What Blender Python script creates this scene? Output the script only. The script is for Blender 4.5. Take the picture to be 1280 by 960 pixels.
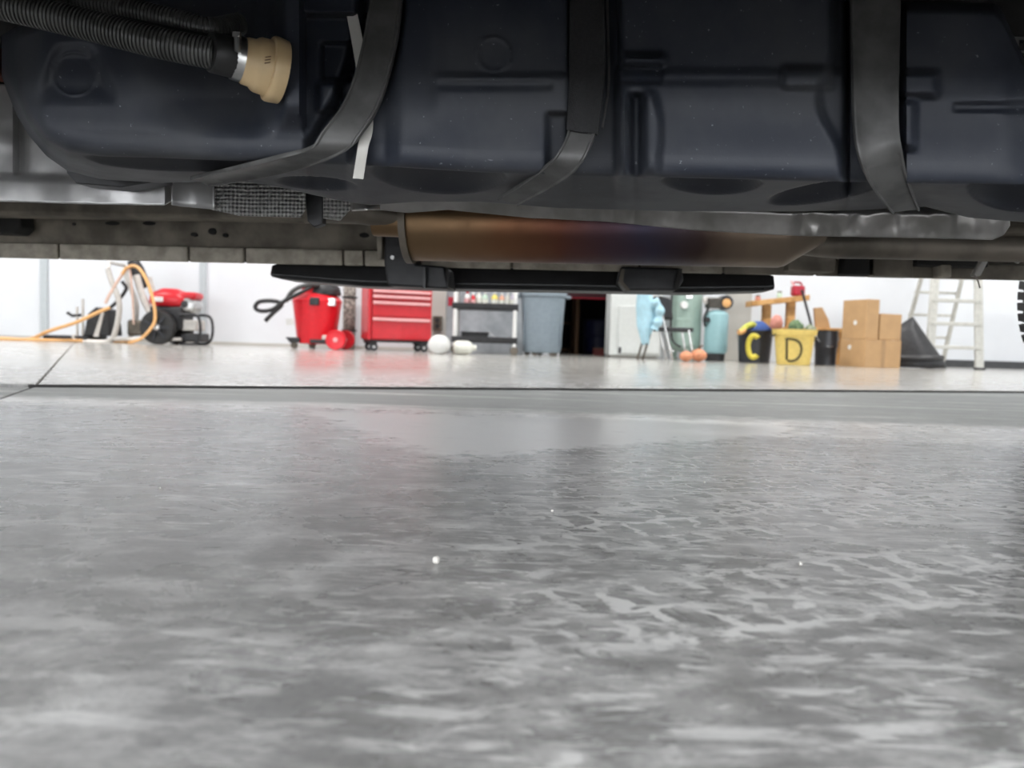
import bpy, bmesh, math, random
import numpy as np
from mathutils import Vector, Matrix, noise as mnoise

for o in list(bpy.data.objects):
    bpy.data.objects.remove(o)
C = bpy.context.scene.collection
scn = bpy.context.scene
rnd = random.Random(7)
PI = math.pi

# ------------------------------------------------------------------ camera
H = 0.20                                   # lens height over the slab
FPX = 960.0                                # focal length for a 1280 px wide frame
ROLL = math.radians(1.75)
PITCH = math.atan((480 - 424) / FPX)
cam_d = bpy.data.cameras.new('camera')
cam = bpy.data.objects.new('camera', cam_d)
C.objects.link(cam)
cam_d.sensor_width = 36.0
cam_d.lens = 36.0 * FPX / 1280.0
cam_d.clip_start = 0.02
cam.location = (0, 0, H)
cam.rotation_euler = (Matrix.Rotation(PI / 2 - PITCH, 3, 'X') @ Matrix.Rotation(ROLL, 3, 'Z')).to_euler()
cam_d.dof.use_dof = True
cam_d.dof.focus_distance = 1.08
cam_d.dof.aperture_fstop = 5.6
scn.camera = cam

# ------------------------------------------------------------------ world, daylight through the bay opening added behind the camera
w = bpy.data.worlds.new('daylight')
scn.world = w
w.use_nodes = True
w.node_tree.nodes['Background'].inputs[0].default_value = (0.93, 0.96, 1.0, 1)
w.node_tree.nodes['Background'].inputs[1].default_value = 7.8
CEIL_W = 205.0                             # watts of each added ceiling lamp
scn.view_settings.view_transform = 'Standard'
scn.view_settings.look = 'None'
scn.view_settings.gamma = 1.0
scn.view_settings.use_curve_mapping = False
scn.view_settings.exposure = 0.0

# ------------------------------------------------------------------ survey helpers (photo pixel -> place)
KV = 0.09                                  # the vehicle stands slightly oblique


def ray(px, py):
    u = (px - 640) / FPX
    v = (480 - py) / FPX
    c, s = math.cos(ROLL), math.sin(ROLL)
    u2, v2 = u * c - v * s, u * s + v * c
    cp, sp = math.cos(PITCH), math.sin(PITCH)
    return u2, cp + v2 * sp, -sp + v2 * cp


def P(px, py, Y):
    a, b, c = ray(px, py)
    t = Y / b
    return Vector((a * t, Y, H + c * t))


def V(px, py, d):
    a, b, c = ray(px, py)
    t = d / (b + KV * a)
    return Vector((a * t, b * t, H + c * t))


def G(px, py):
    a, b, c = ray(px, py)
    t = -H / c
    return Vector((a * t, b * t, 0))


NV = Vector((KV, 1, 0)).normalized()       # across the vehicle
AV = Vector((1, -KV, 0)).normalized()      # along the vehicle


# ------------------------------------------------------------------ materials
class NT:
    def __init__(self, name):
        self.m = bpy.data.materials.new(name)
        self.m.use_nodes = True
        self.t = self.m.node_tree
        self.b = self.t.nodes['Principled BSDF']

    def n(self, kind, **kw):
        x = self.t.nodes.new(kind)
        for k, v in kw.items():
            setattr(x, k, v)
        return x

    def put(self, sock, v):
        if hasattr(v, 'is_output'):
            self.t.links.new(v, sock)
        else:
            sock.default_value = v

    def math(self, op, a, b=None, c=None, clamp=False):
        x = self.n('ShaderNodeMath', operation=op)
        x.use_clamp = clamp
        self.put(x.inputs[0], a)
        if b is not None:
            self.put(x.inputs[1], b)
        if c is not None:
            self.put(x.inputs[2], c)
        return x.outputs[0]

    def sstep(self, v, lo, hi):
        x = self.n('ShaderNodeMapRange', interpolation_type='SMOOTHSTEP')
        self.put(x.inputs['Value'], v)
        x.inputs['From Min'].default_value = lo
        x.inputs['From Max'].default_value = hi
        return x.outputs[0]

    def mix(self, f, a, b):
        x = self.n('ShaderNodeMix', data_type='RGBA')
        self.put(x.inputs[0], f)
        self.put(x.inputs[6], a)
        self.put(x.inputs[7], b)
        return x.outputs[2]

    def coord(self):
        return self.n('ShaderNodeTexCoord').outputs['Object']

    def noise(self, vec, scale, detail=3, rough=0.55, dist=0.0):
        x = self.n('ShaderNodeTexNoise')
        self.put(x.inputs['Vector'], vec)
        x.inputs['Scale'].default_value = scale
        x.inputs['Detail'].default_value = detail
        x.inputs['Roughness'].default_value = rough
        x.inputs['Distortion'].default_value = dist
        return x.outputs['Fac']

    def mapping(self, vec, rot=0, scale=(1, 1, 1), loc=(0, 0, 0)):
        x = self.n('ShaderNodeMapping')
        self.put(x.inputs['Vector'], vec)
        x.inputs['Rotation'].default_value = (0, 0, rot)
        x.inputs['Scale'].default_value = scale
        x.inputs['Location'].default_value = loc
        return x.outputs[0]

    def bump(self, h, strength=0.2, dist=0.002):
        x = self.n('ShaderNodeBump')
        x.inputs['Strength'].default_value = strength
        x.inputs['Distance'].default_value = dist
        self.put(x.inputs['Height'], h)
        self.put(self.b.inputs['Normal'], x.outputs[0])


def col(c):
    return (c[0], c[1], c[2], 1)


MATS = {}


def mat(name, c, rough=0.5, metal=0.0, var=0.12, scale=25, c2=None, bump=0.0, bscale=120, spec=0.5):
    if name in MATS:
        return MATS[name]
    t = NT(name)
    co = t.coord()
    n = t.noise(co, scale, 4)
    a = tuple(min(1, x * (1 - var)) for x in c)
    b = tuple(min(1, x * (1 + var)) for x in c) if c2 is None else c2
    t.put(t.b.inputs['Base Color'], t.mix(t.sstep(n, 0.3, 0.7), col(a), col(b)))
    t.b.inputs['Roughness'].default_value = rough
    t.b.inputs['Metallic'].default_value = metal
    t.b.inputs['Specular IOR Level'].default_value = spec
    if bump:
        t.bump(t.noise(co, bscale, 3), bump)
    MATS[name] = t.m
    return t.m


def mat_tank():
    t = NT('tank_plastic')
    co = t.coord()
    n = t.noise(co, 7, 4)
    base = t.mix(t.sstep(n, 0.3, 0.7), (0.014, 0.0175, 0.027, 1), (0.026, 0.030, 0.040, 1))
    sp = t.sstep(t.noise(co, 190, 2), 0.70, 0.78)            # tiny pale scuffs
    sc = t.sstep(t.noise(t.mapping(co, 0.2, (40, 300, 160)), 1, 2), 0.74, 0.82)
    dust = t.sstep(t.noise(co, 3.5, 5, 0.65), 0.42, 0.72)
    base = t.mix(t.math('MULTIPLY', dust, 0.22), base, (0.11, 0.108, 0.10, 1))
    ge = t.n('ShaderNodeNewGeometry')
    gs = t.n('ShaderNodeSeparateXYZ')
    t.put(gs.inputs[0], ge.outputs['Normal'])
    road = t.math('MULTIPLY', t.sstep(t.math('MULTIPLY', gs.outputs[2], -1), 0.45, 0.95), t.sstep(t.noise(co, 9, 4), 0.2, 0.7))
    base = t.mix(t.math('MULTIPLY', road, 0.12), base, (0.085, 0.070, 0.054, 1))      # road dust on the underside
    base = t.mix(t.math('MULTIPLY', t.math('MAXIMUM', sp, sc), 0.35), base, (0.35, 0.36, 0.38, 1))
    t.put(t.b.inputs['Base Color'], base)
    t.put(t.b.inputs['Roughness'], t.math('ADD', t.math('MULTIPLY', dust, 0.2), 0.46))
    t.b.inputs['Specular IOR Level'].default_value = 0.32
    t.bump(t.noise(co, 420, 2), 0.12, 0.001)
    return t.m


def mat_diamond():
    t = NT('embossed_aluminium')
    co = t.coord()
    sx = t.n('ShaderNodeSeparateXYZ')
    t.put(sx.inputs[0], co)
    k = 480.0
    a = t.math('SINE', t.math('MULTIPLY', t.math('ADD', sx.outputs[0], sx.outputs[2]), k))
    b = t.math('SINE', t.math('MULTIPLY', t.math('SUBTRACT', sx.outputs[0], sx.outputs[2]), k))
    h = t.math('MULTIPLY', a, b)
    t.b.inputs['Metallic'].default_value = 0.75
    t.b.inputs['Roughness'].default_value = 0.42
    n = t.noise(co, 14, 4)
    t.put(t.b.inputs['Base Color'], t.mix(n, (0.50, 0.49, 0.47, 1), (0.66, 0.65, 0.63, 1)))
    t.bump(h, 1.0, 0.006)
    return t.m


def mat_heat():
    """steel can with temper colours along its length"""
    t = NT('tempered_steel')
    co = t.coord()
    sx = t.n('ShaderNodeSeparateXYZ')
    t.put(sx.inputs[0], co)
    x = t.math('ADD', sx.outputs[0], t.math('MULTIPLY', t.noise(co, 6, 3), 0.16))
    r = t.n('ShaderNodeValToRGB')
    t.put(r.inputs[0], t.sstep(x, -0.15, 0.75))
    e = r.color_ramp.elements
    e[0].position, e[0].color = 0.0, (0.22, 0.14, 0.075, 1)
    e[1].position, e[1].color = 1.0, (0.26, 0.21, 0.16, 1)
    for p, c in ((0.14, (0.17, 0.08, 0.04, 1)), (0.30, (0.12, 0.045, 0.028, 1)), (0.42, (0.08, 0.042, 0.05, 1)),
                 (0.55, (0.055, 0.048, 0.075, 1)), (0.72, (0.07, 0.045, 0.04, 1)), (0.83, (0.24, 0.18, 0.13, 1))):
        q = e.new(p)
        q.color = c
    t.put(t.b.inputs['Base Color'], r.outputs[0])
    t.b.inputs['Metallic'].default_value = 0.85
    t.put(t.b.inputs['Roughness'], t.math('ADD', t.math('MULTIPLY', t.noise(co, 30, 4), 0.25), 0.3))
    return t.m


def mat_floor():
    t = NT('dusty_concrete')
    co = t.coord()
    sx = t.n('ShaderNodeSeparateXYZ')
    t.put(sx.inputs[0], co)
    X, Y = sx.outputs[0], sx.outputs[1]
    big = t.noise(co, 1.3, 5, 0.6)
    mid = t.noise(co, 9, 6, 0.65, 0.6)
    fine = t.noise(co, 160, 3, 0.7)
    # drag streaks, roughly along the tyre direction
    st = t.noise(t.mapping(co, -0.50, (9, 30, 1)), 1, 7, 0.66, 0.5)
    st2 = t.noise(t.mapping(co, -0.42, (20, 75, 1)), 1, 5, 0.62, 0.7)
    base = t.mix(t.sstep(big, 0.3, 0.7), (0.20, 0.195, 0.187, 1), (0.38, 0.37, 0.355, 1))
    cloud = t.noise(t.mapping(co, -0.35, (11, 19, 1)), 1, 9, 0.70, 0.35)
    base = t.mix(t.math('MULTIPLY', t.sstep(cloud, 0.42, 0.70), 0.75), base, (0.74, 0.725, 0.70, 1))
    film = t.math('MULTIPLY', t.math('SUBTRACT', 1, t.sstep(t.math('ADD', X, t.math('MULTIPLY', big, 0.6)), -0.25, 0.35)), 0.38)
    base = t.mix(film, base, (0.66, 0.65, 0.63, 1))
    base = t.mix(t.math('MULTIPLY', t.sstep(fine, 0.45, 0.8), 0.35), base, (0.09, 0.09, 0.09, 1))
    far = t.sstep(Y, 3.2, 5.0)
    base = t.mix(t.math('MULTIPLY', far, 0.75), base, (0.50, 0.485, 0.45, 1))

    def halfplane(p, q):
        """signed distance to the left of p->q"""
        d = (Vector(q) - Vector(p)).to_2d().normalized()
        nx, ny = -d.y, d.x
        return t.math('ADD', t.math('ADD', t.math('MULTIPLY', X, nx), t.math('MULTIPLY', Y, ny)), -(nx * p[0] + ny * p[1]))

    wob = t.math('MULTIPLY', t.math('SUBTRACT', t.noise(co, 16, 5, 0.65), 0.5), 0.30)
    # pale dust patch with ragged edges
    A, B, D_, E = (-0.46, 1.80), (-0.13, 1.24), (0.70, 1.78), (0.74, 2.06)
    Fp = (-0.42, 2.00)
    m = t.math('MINIMUM', halfplane(A, B), halfplane(B, D_))
    m = t.math('MINIMUM', m, halfplane(D_, E))
    m = t.math('MINIMUM', m, halfplane(E, Fp))
    patch = t.sstep(t.math('ADD', m, wob), -0.02, 0.05)
    patch = t.math('MULTIPLY', patch, t.sstep(t.noise(t.mapping(co, 0, (7, 20, 1)), 1, 5, 0.7), 0.12, 0.42))
    # stretched streaks of dust
    reg = t.sstep(t.noise(co, 2.6, 3), 0.42, 0.62)
    streak = t.math('MULTIPLY', t.sstep(st, 0.51, 0.66), t.math('ADD', t.math('MULTIPLY', reg, 0.65), 0.22))
    streak2 = t.math('MULTIPLY', t.sstep(st2, 0.53, 0.64), t.math('ADD', t.math('MULTIPLY', t.sstep(X, -0.30, 0.15), 0.62), 0.10))
    # tyre-tread prints: raised dust between tread blocks, inside bands
    wv = t.n('ShaderNodeTexNoise')
    t.put(wv.inputs['Vector'], co)
    wv.inputs['Scale'].default_value = 22
    wv.inputs['Detail'].default_value = 3
    vm = t.n('ShaderNodeVectorMath', operation='MULTIPLY_ADD')
    t.put(vm.inputs[0], wv.outputs['Color'])
    vm.inputs[1].default_value = (0.055, 0.055, 0)
    t.put(vm.inputs[2], co)

    def tread(rot, sc, bands):
        mp = t.mapping(vm.outputs[0], rot, (1, 1, 1))
        br = t.n('ShaderNodeTexBrick')
        t.put(br.inputs['Vector'], mp)
        br.inputs['Scale'].default_value = 1.0
        br.inputs['Brick Width'].default_value = sc[0]
        br.inputs['Row Height'].default_value = sc[1]
        br.inputs['Mortar Size'].default_value = sc[2]
        br.inputs['Mortar Smooth'].default_value = 0.5
        q = t.n('ShaderNodeSeparateXYZ')
        t.put(q.inputs[0], t.mapping(co, rot, (1, 1, 1)))
        bm_ = None
        for lo, hi in bands:
            b_ = t.math('MULTIPLY', t.sstep(q.outputs[1], lo, lo + 0.02), t.math('SUBTRACT', 1, t.sstep(q.outputs[1], hi - 0.02, hi)))
            bm_ = b_ if bm_ is None else t.math('MAXIMUM', bm_, b_)
        return t.math('MULTIPLY', br.outputs['Fac'], bm_)
    gate = t.sstep(t.noise(t.mapping(co, -0.3, (14, 26, 1)), 1, 5, 0.75), 0.42, 0.55)
    right = t.sstep(X, -0.10, 0.12)
    tr = t.math('MAXIMUM', tread(-0.40, (0.040, 0.062, 0.0075), [(0.40, 0.56), (0.62, 0.84)]),
                tread(-0.24, (0.06, 0.034, 0.0038), [(0.80, 1.30)]))
    tr = t.math('MULTIPLY', t.math('MULTIPLY', tr, gate), right)
    dust = t.math('MAXIMUM', t.math('MULTIPLY', patch, 0.95), t.math('MAXIMUM', streak, streak2))
    dust = t.math('MAXIMUM', dust, t.math('MULTIPLY', tr, 0.9))
    near = t.math('SUBTRACT', 1, t.sstep(Y, 2.6, 3.6))
    dust = t.math('MULTIPLY', dust, near)
    base = t.mix(dust, base, (0.88, 0.865, 0.835, 1))
    # floor beside the drain darkened, the vehicle's shade painted into the colour
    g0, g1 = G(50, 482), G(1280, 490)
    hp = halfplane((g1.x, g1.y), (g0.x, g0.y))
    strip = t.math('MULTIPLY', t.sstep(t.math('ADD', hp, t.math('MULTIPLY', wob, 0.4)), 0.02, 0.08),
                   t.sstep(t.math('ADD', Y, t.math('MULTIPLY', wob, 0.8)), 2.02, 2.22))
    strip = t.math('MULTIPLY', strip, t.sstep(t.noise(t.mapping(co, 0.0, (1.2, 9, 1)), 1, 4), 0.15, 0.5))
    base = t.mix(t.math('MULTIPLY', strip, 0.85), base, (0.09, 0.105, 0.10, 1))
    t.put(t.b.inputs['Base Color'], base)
    r = t.math('ADD', t.math('MULTIPLY', mid, 0.14), 0.205)
    r = t.math('ADD', r, t.math('MULTIPLY', dust, 0.03))
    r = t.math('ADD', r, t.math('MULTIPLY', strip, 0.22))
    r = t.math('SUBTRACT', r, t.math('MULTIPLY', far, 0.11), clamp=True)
    t.put(t.b.inputs['Roughness'], r)
    hgt = t.math('ADD', t.math('MULTIPLY', fine, 0.3), t.math('MULTIPLY', dust, 0.25))
    hgt = t.math('MULTIPLY', hgt, t.math('SUBTRACT', 1, t.math('MULTIPLY', far, 0.93)))
    t.bump(hgt, 0.18, 0.002)
    return t.m


M_TANK = mat_tank()
M_DIAM = mat_diamond()
M_HEAT = mat_heat()
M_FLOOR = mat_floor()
M_WALL = mat('white_wall_panel', (0.76, 0.78, 0.81), 0.45, var=0.02, scale=2)
M_WALLG = mat('warm_grey_wall', (0.52, 0.505, 0.47), 0.5, var=0.04, scale=3)
M_TRIM = mat('pale_trim', (0.50, 0.54, 0.56), 0.45, var=0.04)
M_BASEB = mat('dark_base_strip', (0.06, 0.062, 0.065), 0.5)
M_CEIL = mat('ceiling_white', (0.72, 0.72, 0.72), 0.7, var=0.03, scale=2)
M_PIT = mat('joint_dirt', (0.03, 0.03, 0.03), 0.9)
M_STRAP = mat('strap_steel', (0.062, 0.061, 0.059), 0.5, 0.1, var=0.3, scale=30, bump=0.08)
M_SLEEVE = mat('woven_sleeve', (0.010, 0.010, 0.011), 0.75, var=0.3, scale=300, bump=0.5, bscale=700)
M_RUB = mat('black_rubber', (0.016, 0.016, 0.016), 0.5, var=0.2, bump=0.05)
M_HOSE = mat('hose_plastic', (0.06, 0.06, 0.058), 0.38, var=0.25, scale=40)
M_TAN = mat('tan_nylon', (0.52, 0.38, 0.21), 0.4, var=0.08)
M_INK = mat('dark_print', (0.16, 0.10, 0.05), 0.6)
M_STEEL = mat('bright_steel', (0.55, 0.55, 0.54), 0.3, 1.0, var=0.15)
M_SHIELD = mat('dull_aluminium', (0.32, 0.315, 0.31), 0.38, 0.5, c2=(0.46, 0.455, 0.45), scale=7, var=0.15)
M_FOIL = mat('crinkled_foil', (0.28, 0.27, 0.255), 0.32, 0.7, c2=(0.40, 0.385, 0.37), scale=9, var=0.15)
M_SILL = mat('dusty_underseal', (0.14, 0.12, 0.093), 0.7, c2=(0.25, 0.218, 0.175), scale=9, var=0.3, bump=0.2)
M_SEAM = mat('beige_dusty_seam', (0.33, 0.295, 0.24), 0.7, c2=(0.46, 0.415, 0.345), scale=20, var=0.2)
M_UNDER = mat('dark_underbody', (0.020, 0.019, 0.018), 0.8, var=0.4, scale=8)
M_BLACK = mat('black_coat', (0.010, 0.010, 0.011), 0.42, var=0.3)
M_BLK2 = mat('satin_black', (0.022, 0.022, 0.024), 0.5, var=0.3)
M_PIPE = mat('aged_pipe', (0.12, 0.105, 0.085), 0.5, 0.6, c2=(0.22, 0.19, 0.155), scale=8)
M_RUST = mat('red_brown_primer', (0.12, 0.028, 0.015), 0.7)
M_TIE = mat('pale_plastic_strip', (0.50, 0.485, 0.45), 0.5, var=0.06)
M_PAINT = mat('white_body_paint', (0.70, 0.70, 0.70), 0.25, var=0.02)
M_TYRE = mat('tyre_rubber', (0.022, 0.022, 0.022), 0.6, var=0.2)
M_RED = mat('red_enamel', (0.58, 0.012, 0.022), 0.32, var=0.06)
M_VRED = mat('vacuum_red', (0.74, 0.010, 0.022), 0.35, var=0.05)
M_DRED = mat('deep_red_plastic', (0.40, 0.008, 0.03), 0.4)
M_PINK = mat('pale_red_pull', (0.80, 0.42, 0.42), 0.3, 0.2, var=0.05)
M_WHITE = mat('white_plastic', (0.82, 0.82, 0.80), 0.4, var=0.03)
M_IVORY = mat('ivory_plastic', (0.80, 0.80, 0.72), 0.4, var=0.03)
M_CABW = mat('white_enamel', (0.70, 0.72, 0.70), 0.4, var=0.03)
M_GREYC = mat('grey_can_plastic', (0.235, 0.285, 0.325), 0.45, var=0.06)
M_ALU = mat('ladder_aluminium', (0.62, 0.61, 0.56), 0.4, 0.5, var=0.08)
M_FRAME = mat('pale_frame_paint', (0.60, 0.57, 0.53), 0.4, 0.2, var=0.08)
M_ORANGE = mat('orange_hose', (0.80, 0.44, 0.17), 0.45, var=0.06)
M_PALEH = mat('pale_pink_hose', (0.72, 0.50, 0.40), 0.5, var=0.05)
M_MINT = mat('mint_enamel', (0.36, 0.48, 0.42), 0.38, var=0.04)
M_LBLUE = mat('light_blue_enamel', (0.30, 0.50, 0.53), 0.35, var=0.04)
M_CLOTH = mat('light_blue_cloth', (0.44, 0.68, 0.78), 0.85, var=0.10, scale=14)
M_TERRA = mat('orange_rind', (0.72, 0.30, 0.16), 0.55, var=0.12)
M_BUCK = mat('charcoal_bucket', (0.022, 0.024, 0.03), 0.4, var=0.15)
M_YEL = mat('yellow_tub', (0.80, 0.60, 0.17), 0.45, var=0.05)
M_YPAINT = mat('yellow_paint', (0.78, 0.66, 0.08), 0.5, var=0.08)
M_BPAINT = mat('black_paint', (0.03, 0.025, 0.01), 0.5)
M_WOOD = mat('pine_wood', (0.55, 0.27, 0.08), 0.6, c2=(0.70, 0.40, 0.15), scale=10, var=0.2)
M_CARD = mat('cardboard', (0.53, 0.33, 0.165), 0.85, var=0.05, scale=8)
M_CARD2 = mat('cardboard_tape', (0.42, 0.26, 0.13), 0.6, var=0.05)
M_BLUEC = mat('blue_fabric', (0.05, 0.10, 0.30), 0.85, var=0.2)
M_LIME = mat('lime_webbing', (0.55, 0.56, 0.10), 0.8, var=0.2)
M_GREEN = mat('dark_green_fabric', (0.05, 0.11, 0.06), 0.85, c2=(0.20, 0.28, 0.14), scale=30)
M_SKINP = mat('dusty_pink_plastic', (0.60, 0.25, 0.20), 0.5, var=0.1)
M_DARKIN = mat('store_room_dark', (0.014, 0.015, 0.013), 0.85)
M_BROWN = mat('brown_timber', (0.10, 0.05, 0.02), 0.7)
M_MOTT = mat('mottled_fabric', (0.10, 0.085, 0.075), 0.9, c2=(0.42, 0.38, 0.34), scale=26, var=0.3)
M_PANEL = mat('galvanised_panel', (0.36, 0.39, 0.42), 0.45, 0.2, c2=(0.48, 0.51, 0.54), scale=5)
M_BOTY = mat('yellow_bottle', (0.80, 0.66, 0.15), 0.4)
M_BOTG = mat('pale_green_bottle', (0.55, 0.70, 0.58), 0.4)
M_BOTO = mat('salmon_bottle', (0.80, 0.42, 0.28), 0.4)
M_LILAC = mat('lilac_bottle', (0.60, 0.56, 0.66), 0.4)
M_CRUMB = mat('concrete_crumb', (0.52, 0.50, 0.46), 0.8)
M_SEAMG = mat('dark_steel_grate', (0.05, 0.048, 0.045), 0.7, 0.2)


def emit_mat(name, c, s):
    t = NT(name)
    t.b.inputs['Base Color'].default_value = col(c)
    t.b.inputs['Emission Color'].default_value = col(c)
    t.b.inputs['Emission Strength'].default_value = s
    return t.m


# ------------------------------------------------------------------ mesh builder
class MB:
    def __init__(self):
        self.v = []
        self.f = []

    def quad(self, *pts):
        i = len(self.v)
        self.v += [tuple(p) for p in pts]
        self.f.append(tuple(range(i, i + len(pts))))
        return self

    def hull8(self, a, b):
        """a, b: two matching rings, joined to a closed prism"""
        i = len(self.v)
        n = len(a)
        self.v += [tuple(p) for p in a] + [tuple(p) for p in b]
        self.f.append(tuple(range(i + n - 1, i - 1, -1)))
        self.f.append(tuple(range(i + n, i + 2 * n)))
        for k in range(n):
            k2 = (k + 1) % n
            self.f.append((i + k, i + k2, i + n + k2, i + n + k))
        return self

    def box(self, c, s, rz=0.0, rx=0.0, ry=0.0):
        R = Matrix.Rotation(rz, 3, 'Z') @ Matrix.Rotation(ry, 3, 'Y') @ Matrix.Rotation(rx, 3, 'X')
        x, y, z = s[0] / 2, s[1] / 2, s[2] / 2
        c = Vector(c)
        lo = [c + R @ Vector(q) for q in ((-x, -y, -z), (x, -y, -z), (x, y, -z), (-x, y, -z))]
        hi = [c + R @ Vector(q) for q in ((-x, -y, z), (x, -y, z), (x, y, z), (-x, y, z))]
        return self.hull8(lo, hi)

    def tube(self, path, r, seg=12, caps=True, squash=None):
        path = [Vector(p) for p in path]
        n = len(path)
        rr = r if hasattr(r, '__len__') else [r] * n
        i0 = len(self.v)
        up = None
        for k, p in enumerate(path):
            t = (path[min(k + 1, n - 1)] - path[max(k - 1, 0)])
            t = t.normalized() if t.length > 1e-9 else Vector((0, 0, 1))
            if up is None:
                ref = Vector((0, 0, 1)) if abs(t.z) < 0.9 else Vector((1, 0, 0))
                up = (ref - t * ref.dot(t)).normalized()
            else:
                up = (up - t * up.dot(t))
                up = up.normalized() if up.length > 1e-6 else t.orthogonal().normalized()
            s = t.cross(up)
            for j in range(seg):
                a = 2 * PI * j / seg
                self.v.append(tuple(p + (up * math.cos(a) + s * math.sin(a)) * rr[k]))
        for k in range(n - 1):
            for j in range(seg):
                j2 = (j + 1) % seg
                a = i0 + k * seg
                self.f.append((a + j, a + j2, a + seg + j2, a + seg + j))
        if caps:
            self.f.append(tuple(i0 + j for j in range(seg - 1, -1, -1)))
            self.f.append(tuple(i0 + (n - 1) * seg + j for j in range(seg)))
        return self

    def cyl(self, a, b, r, r2=None, seg=20):
        return self.tube([a, b], [r, r if r2 is None else r2], seg)

    def lathe(self, prof, c=(0, 0, 0), axis=(0, 0, 1), seg=28, close=True):
        """prof: (radius, height along axis)"""
        ax = Vector(axis).normalized()
        u = ax.orthogonal().normalized()
        w_ = ax.cross(u)
        c = Vector(c)
        i0 = len(self.v)
        for r, z in prof:
            for j in range(seg):
                a = 2 * PI * j / seg
                self.v.append(tuple(c + ax * z + (u * math.cos(a) + w_ * math.sin(a)) * max(r, 1e-5)))
        for k in range(len(prof) - 1):
            for j in range(seg):
                j2 = (j + 1) % seg
                a = i0 + k * seg
                self.f.append((a + j, a + j2, a + seg + j2, a + seg + j))
        if close:
            self.f.append(tuple(i0 + j for j in range(seg - 1, -1, -1)))
            self.f.append(tuple(i0 + (len(prof) - 1) * seg + j for j in range(seg)))
        return self

    def grid(self, rows):
        """rows: list of equally long point lists"""
        i0 = len(self.v)
        m = len(rows[0])
        for r in rows:
            self.v += [tuple(p) for p in r]
        for a in range(len(rows) - 1):
            for b in range(m - 1):
                q = i0 + a * m + b
                self.f.append((q, q + 1, q + m + 1, q + m))
        return self

    def prism(self, pts, off):
        """flat polygon extruded by a vector"""
        off = Vector(off)
        return self.hull8([Vector(p) for p in pts], [Vector(p) + off for p in pts])

    def build(self, name, m, parent=None, world=False, smooth=True, angle=35, bevel=0.0, solid=0.0, seg=2):
        vs = self.v
        if world and parent is not None:
            o_ = parent
            L = Vector((0, 0, 0))
            while o_ is not None:
                L += Vector(o_.location)
                o_ = o_.parent
            vs = [(a - L.x, b - L.y, c - L.z) for a, b, c in vs]
        me = bpy.data.meshes.new(name)
        me.from_pydata(vs, [], self.f)
        bm = bmesh.new()
        bm.from_mesh(me)
        bmesh.ops.recalc_face_normals(bm, faces=bm.faces)
        bm.to_mesh(me)
        bm.free()
        me.materials.append(m)
        if smooth:
            me.shade_smooth()
            me.set_sharp_from_angle(angle=math.radians(angle))
        o = bpy.data.objects.new(name, me)
        C.objects.link(o)
        if parent is not None:
            o.parent = parent
        if solid:
            md = o.modifiers.new('solid', 'SOLIDIFY')
            md.thickness = solid
            md.offset = 0
        if bevel:
            md = o.modifiers.new('bevel', 'BEVEL')
            md.width = bevel
            md.segments = seg
            md.limit_method = 'ANGLE'
            md.angle_limit = math.radians(40)
        return o


def tag(o, label=None, cat=None, group=None, kind=None):
    if label:
        o['label'] = label
    if cat:
        o['category'] = cat
    if group:
        o['group'] = group
    if kind:
        o['kind'] = kind
    return o


def thing(name, loc, label, cat, group=None, rz=0.0):
    o = bpy.data.objects.new(name, None)
    o.empty_display_size = 0.05
    C.objects.link(o)
    o.location = loc
    o.rotation_euler = (0, 0, rz)
    return tag(o, label, cat, group)


def smooth_path(pts, n=24):
    """Catmull-Rom through the points"""
    pts = [Vector(p) for p in pts]
    out = []
    q = [pts[0] * 2 - pts[1]] + pts + [pts[-1] * 2 - pts[-2]]
    for i in range(1, len(q) - 2):
        p0, p1, p2, p3 = q[i - 1], q[i], q[i + 1], q[i + 2]
        for k in range(n):
            t = k / n
            out.append(0.5 * ((2 * p1) + (p2 - p0) * t + (2 * p0 - 5 * p1 + 4 * p2 - p3) * t * t + (3 * p1 - p0 - 3 * p2 + p3) * t ** 3))
    out.append(pts[-1])
    return out


def interp(tab):
    xs = [a for a, b in tab]
    ys = [b for a, b in tab]
    return lambda x: float(np.interp(x, xs, ys))


def sst(a, b, x):
    t = min(1.0, max(0.0, (x - a) / (b - a)))
    return t * t * (3 - 2 * t)


def bxf(x, y, x0, x1, y0, y1, s=5):
    return sst(x0 - s, x0 + s, x) * (1 - sst(x1 - s, x1 + s, x)) * sst(y0 - s, y0 + s, y) * (1 - sst(y1 - s, y1 + s, y))


# ================================================================== THE SETTING
WY = 10.8                                   # back wall
XL, XR, YF, ZC = -11.0, 11.0, -5.0, 5.2
g0, g1 = G(50, 482), G(1280, 490)           # drain line
dl = (g1 - g0).normalized()
dn = Vector((-dl.y, dl.x, 0))               # away from the camera
j0, j1 = G(85, 437), G(0, 498)              # joint line
jl = (j0 - j1).normalized()

fl = MB().box((0, (YF + WY) / 2 + 0.5, -0.10), (XR - XL, WY - YF + 5, 0.08)).build('floor', M_PIT)
tag(fl, kind='structure')


def cross2(p, d, q, e):
    """intersection of p+s*d and q+t*e"""
    den = d.x * e.y - d.y * e.x
    s = ((q.x - p.x) * e.y - (q.y - p.y) * e.x) / den
    return p + d * s


HW = 0.085                                  # half width of the drain
GJ = 0.005
jn = Vector((jl.y, -jl.x, 0))                # to the right of the joint


JP = {1: G(46, 480), -1: G(0, 498)}
JN = {}
for k_, (a_, b_) in {1: (G(46, 480), G(85, 437)), -1: (G(0, 498), G(40, 484))}.items():
    e_ = (b_ - a_).normalized()
    JN[k_] = Vector((e_.y, -e_.x, 0))


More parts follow.
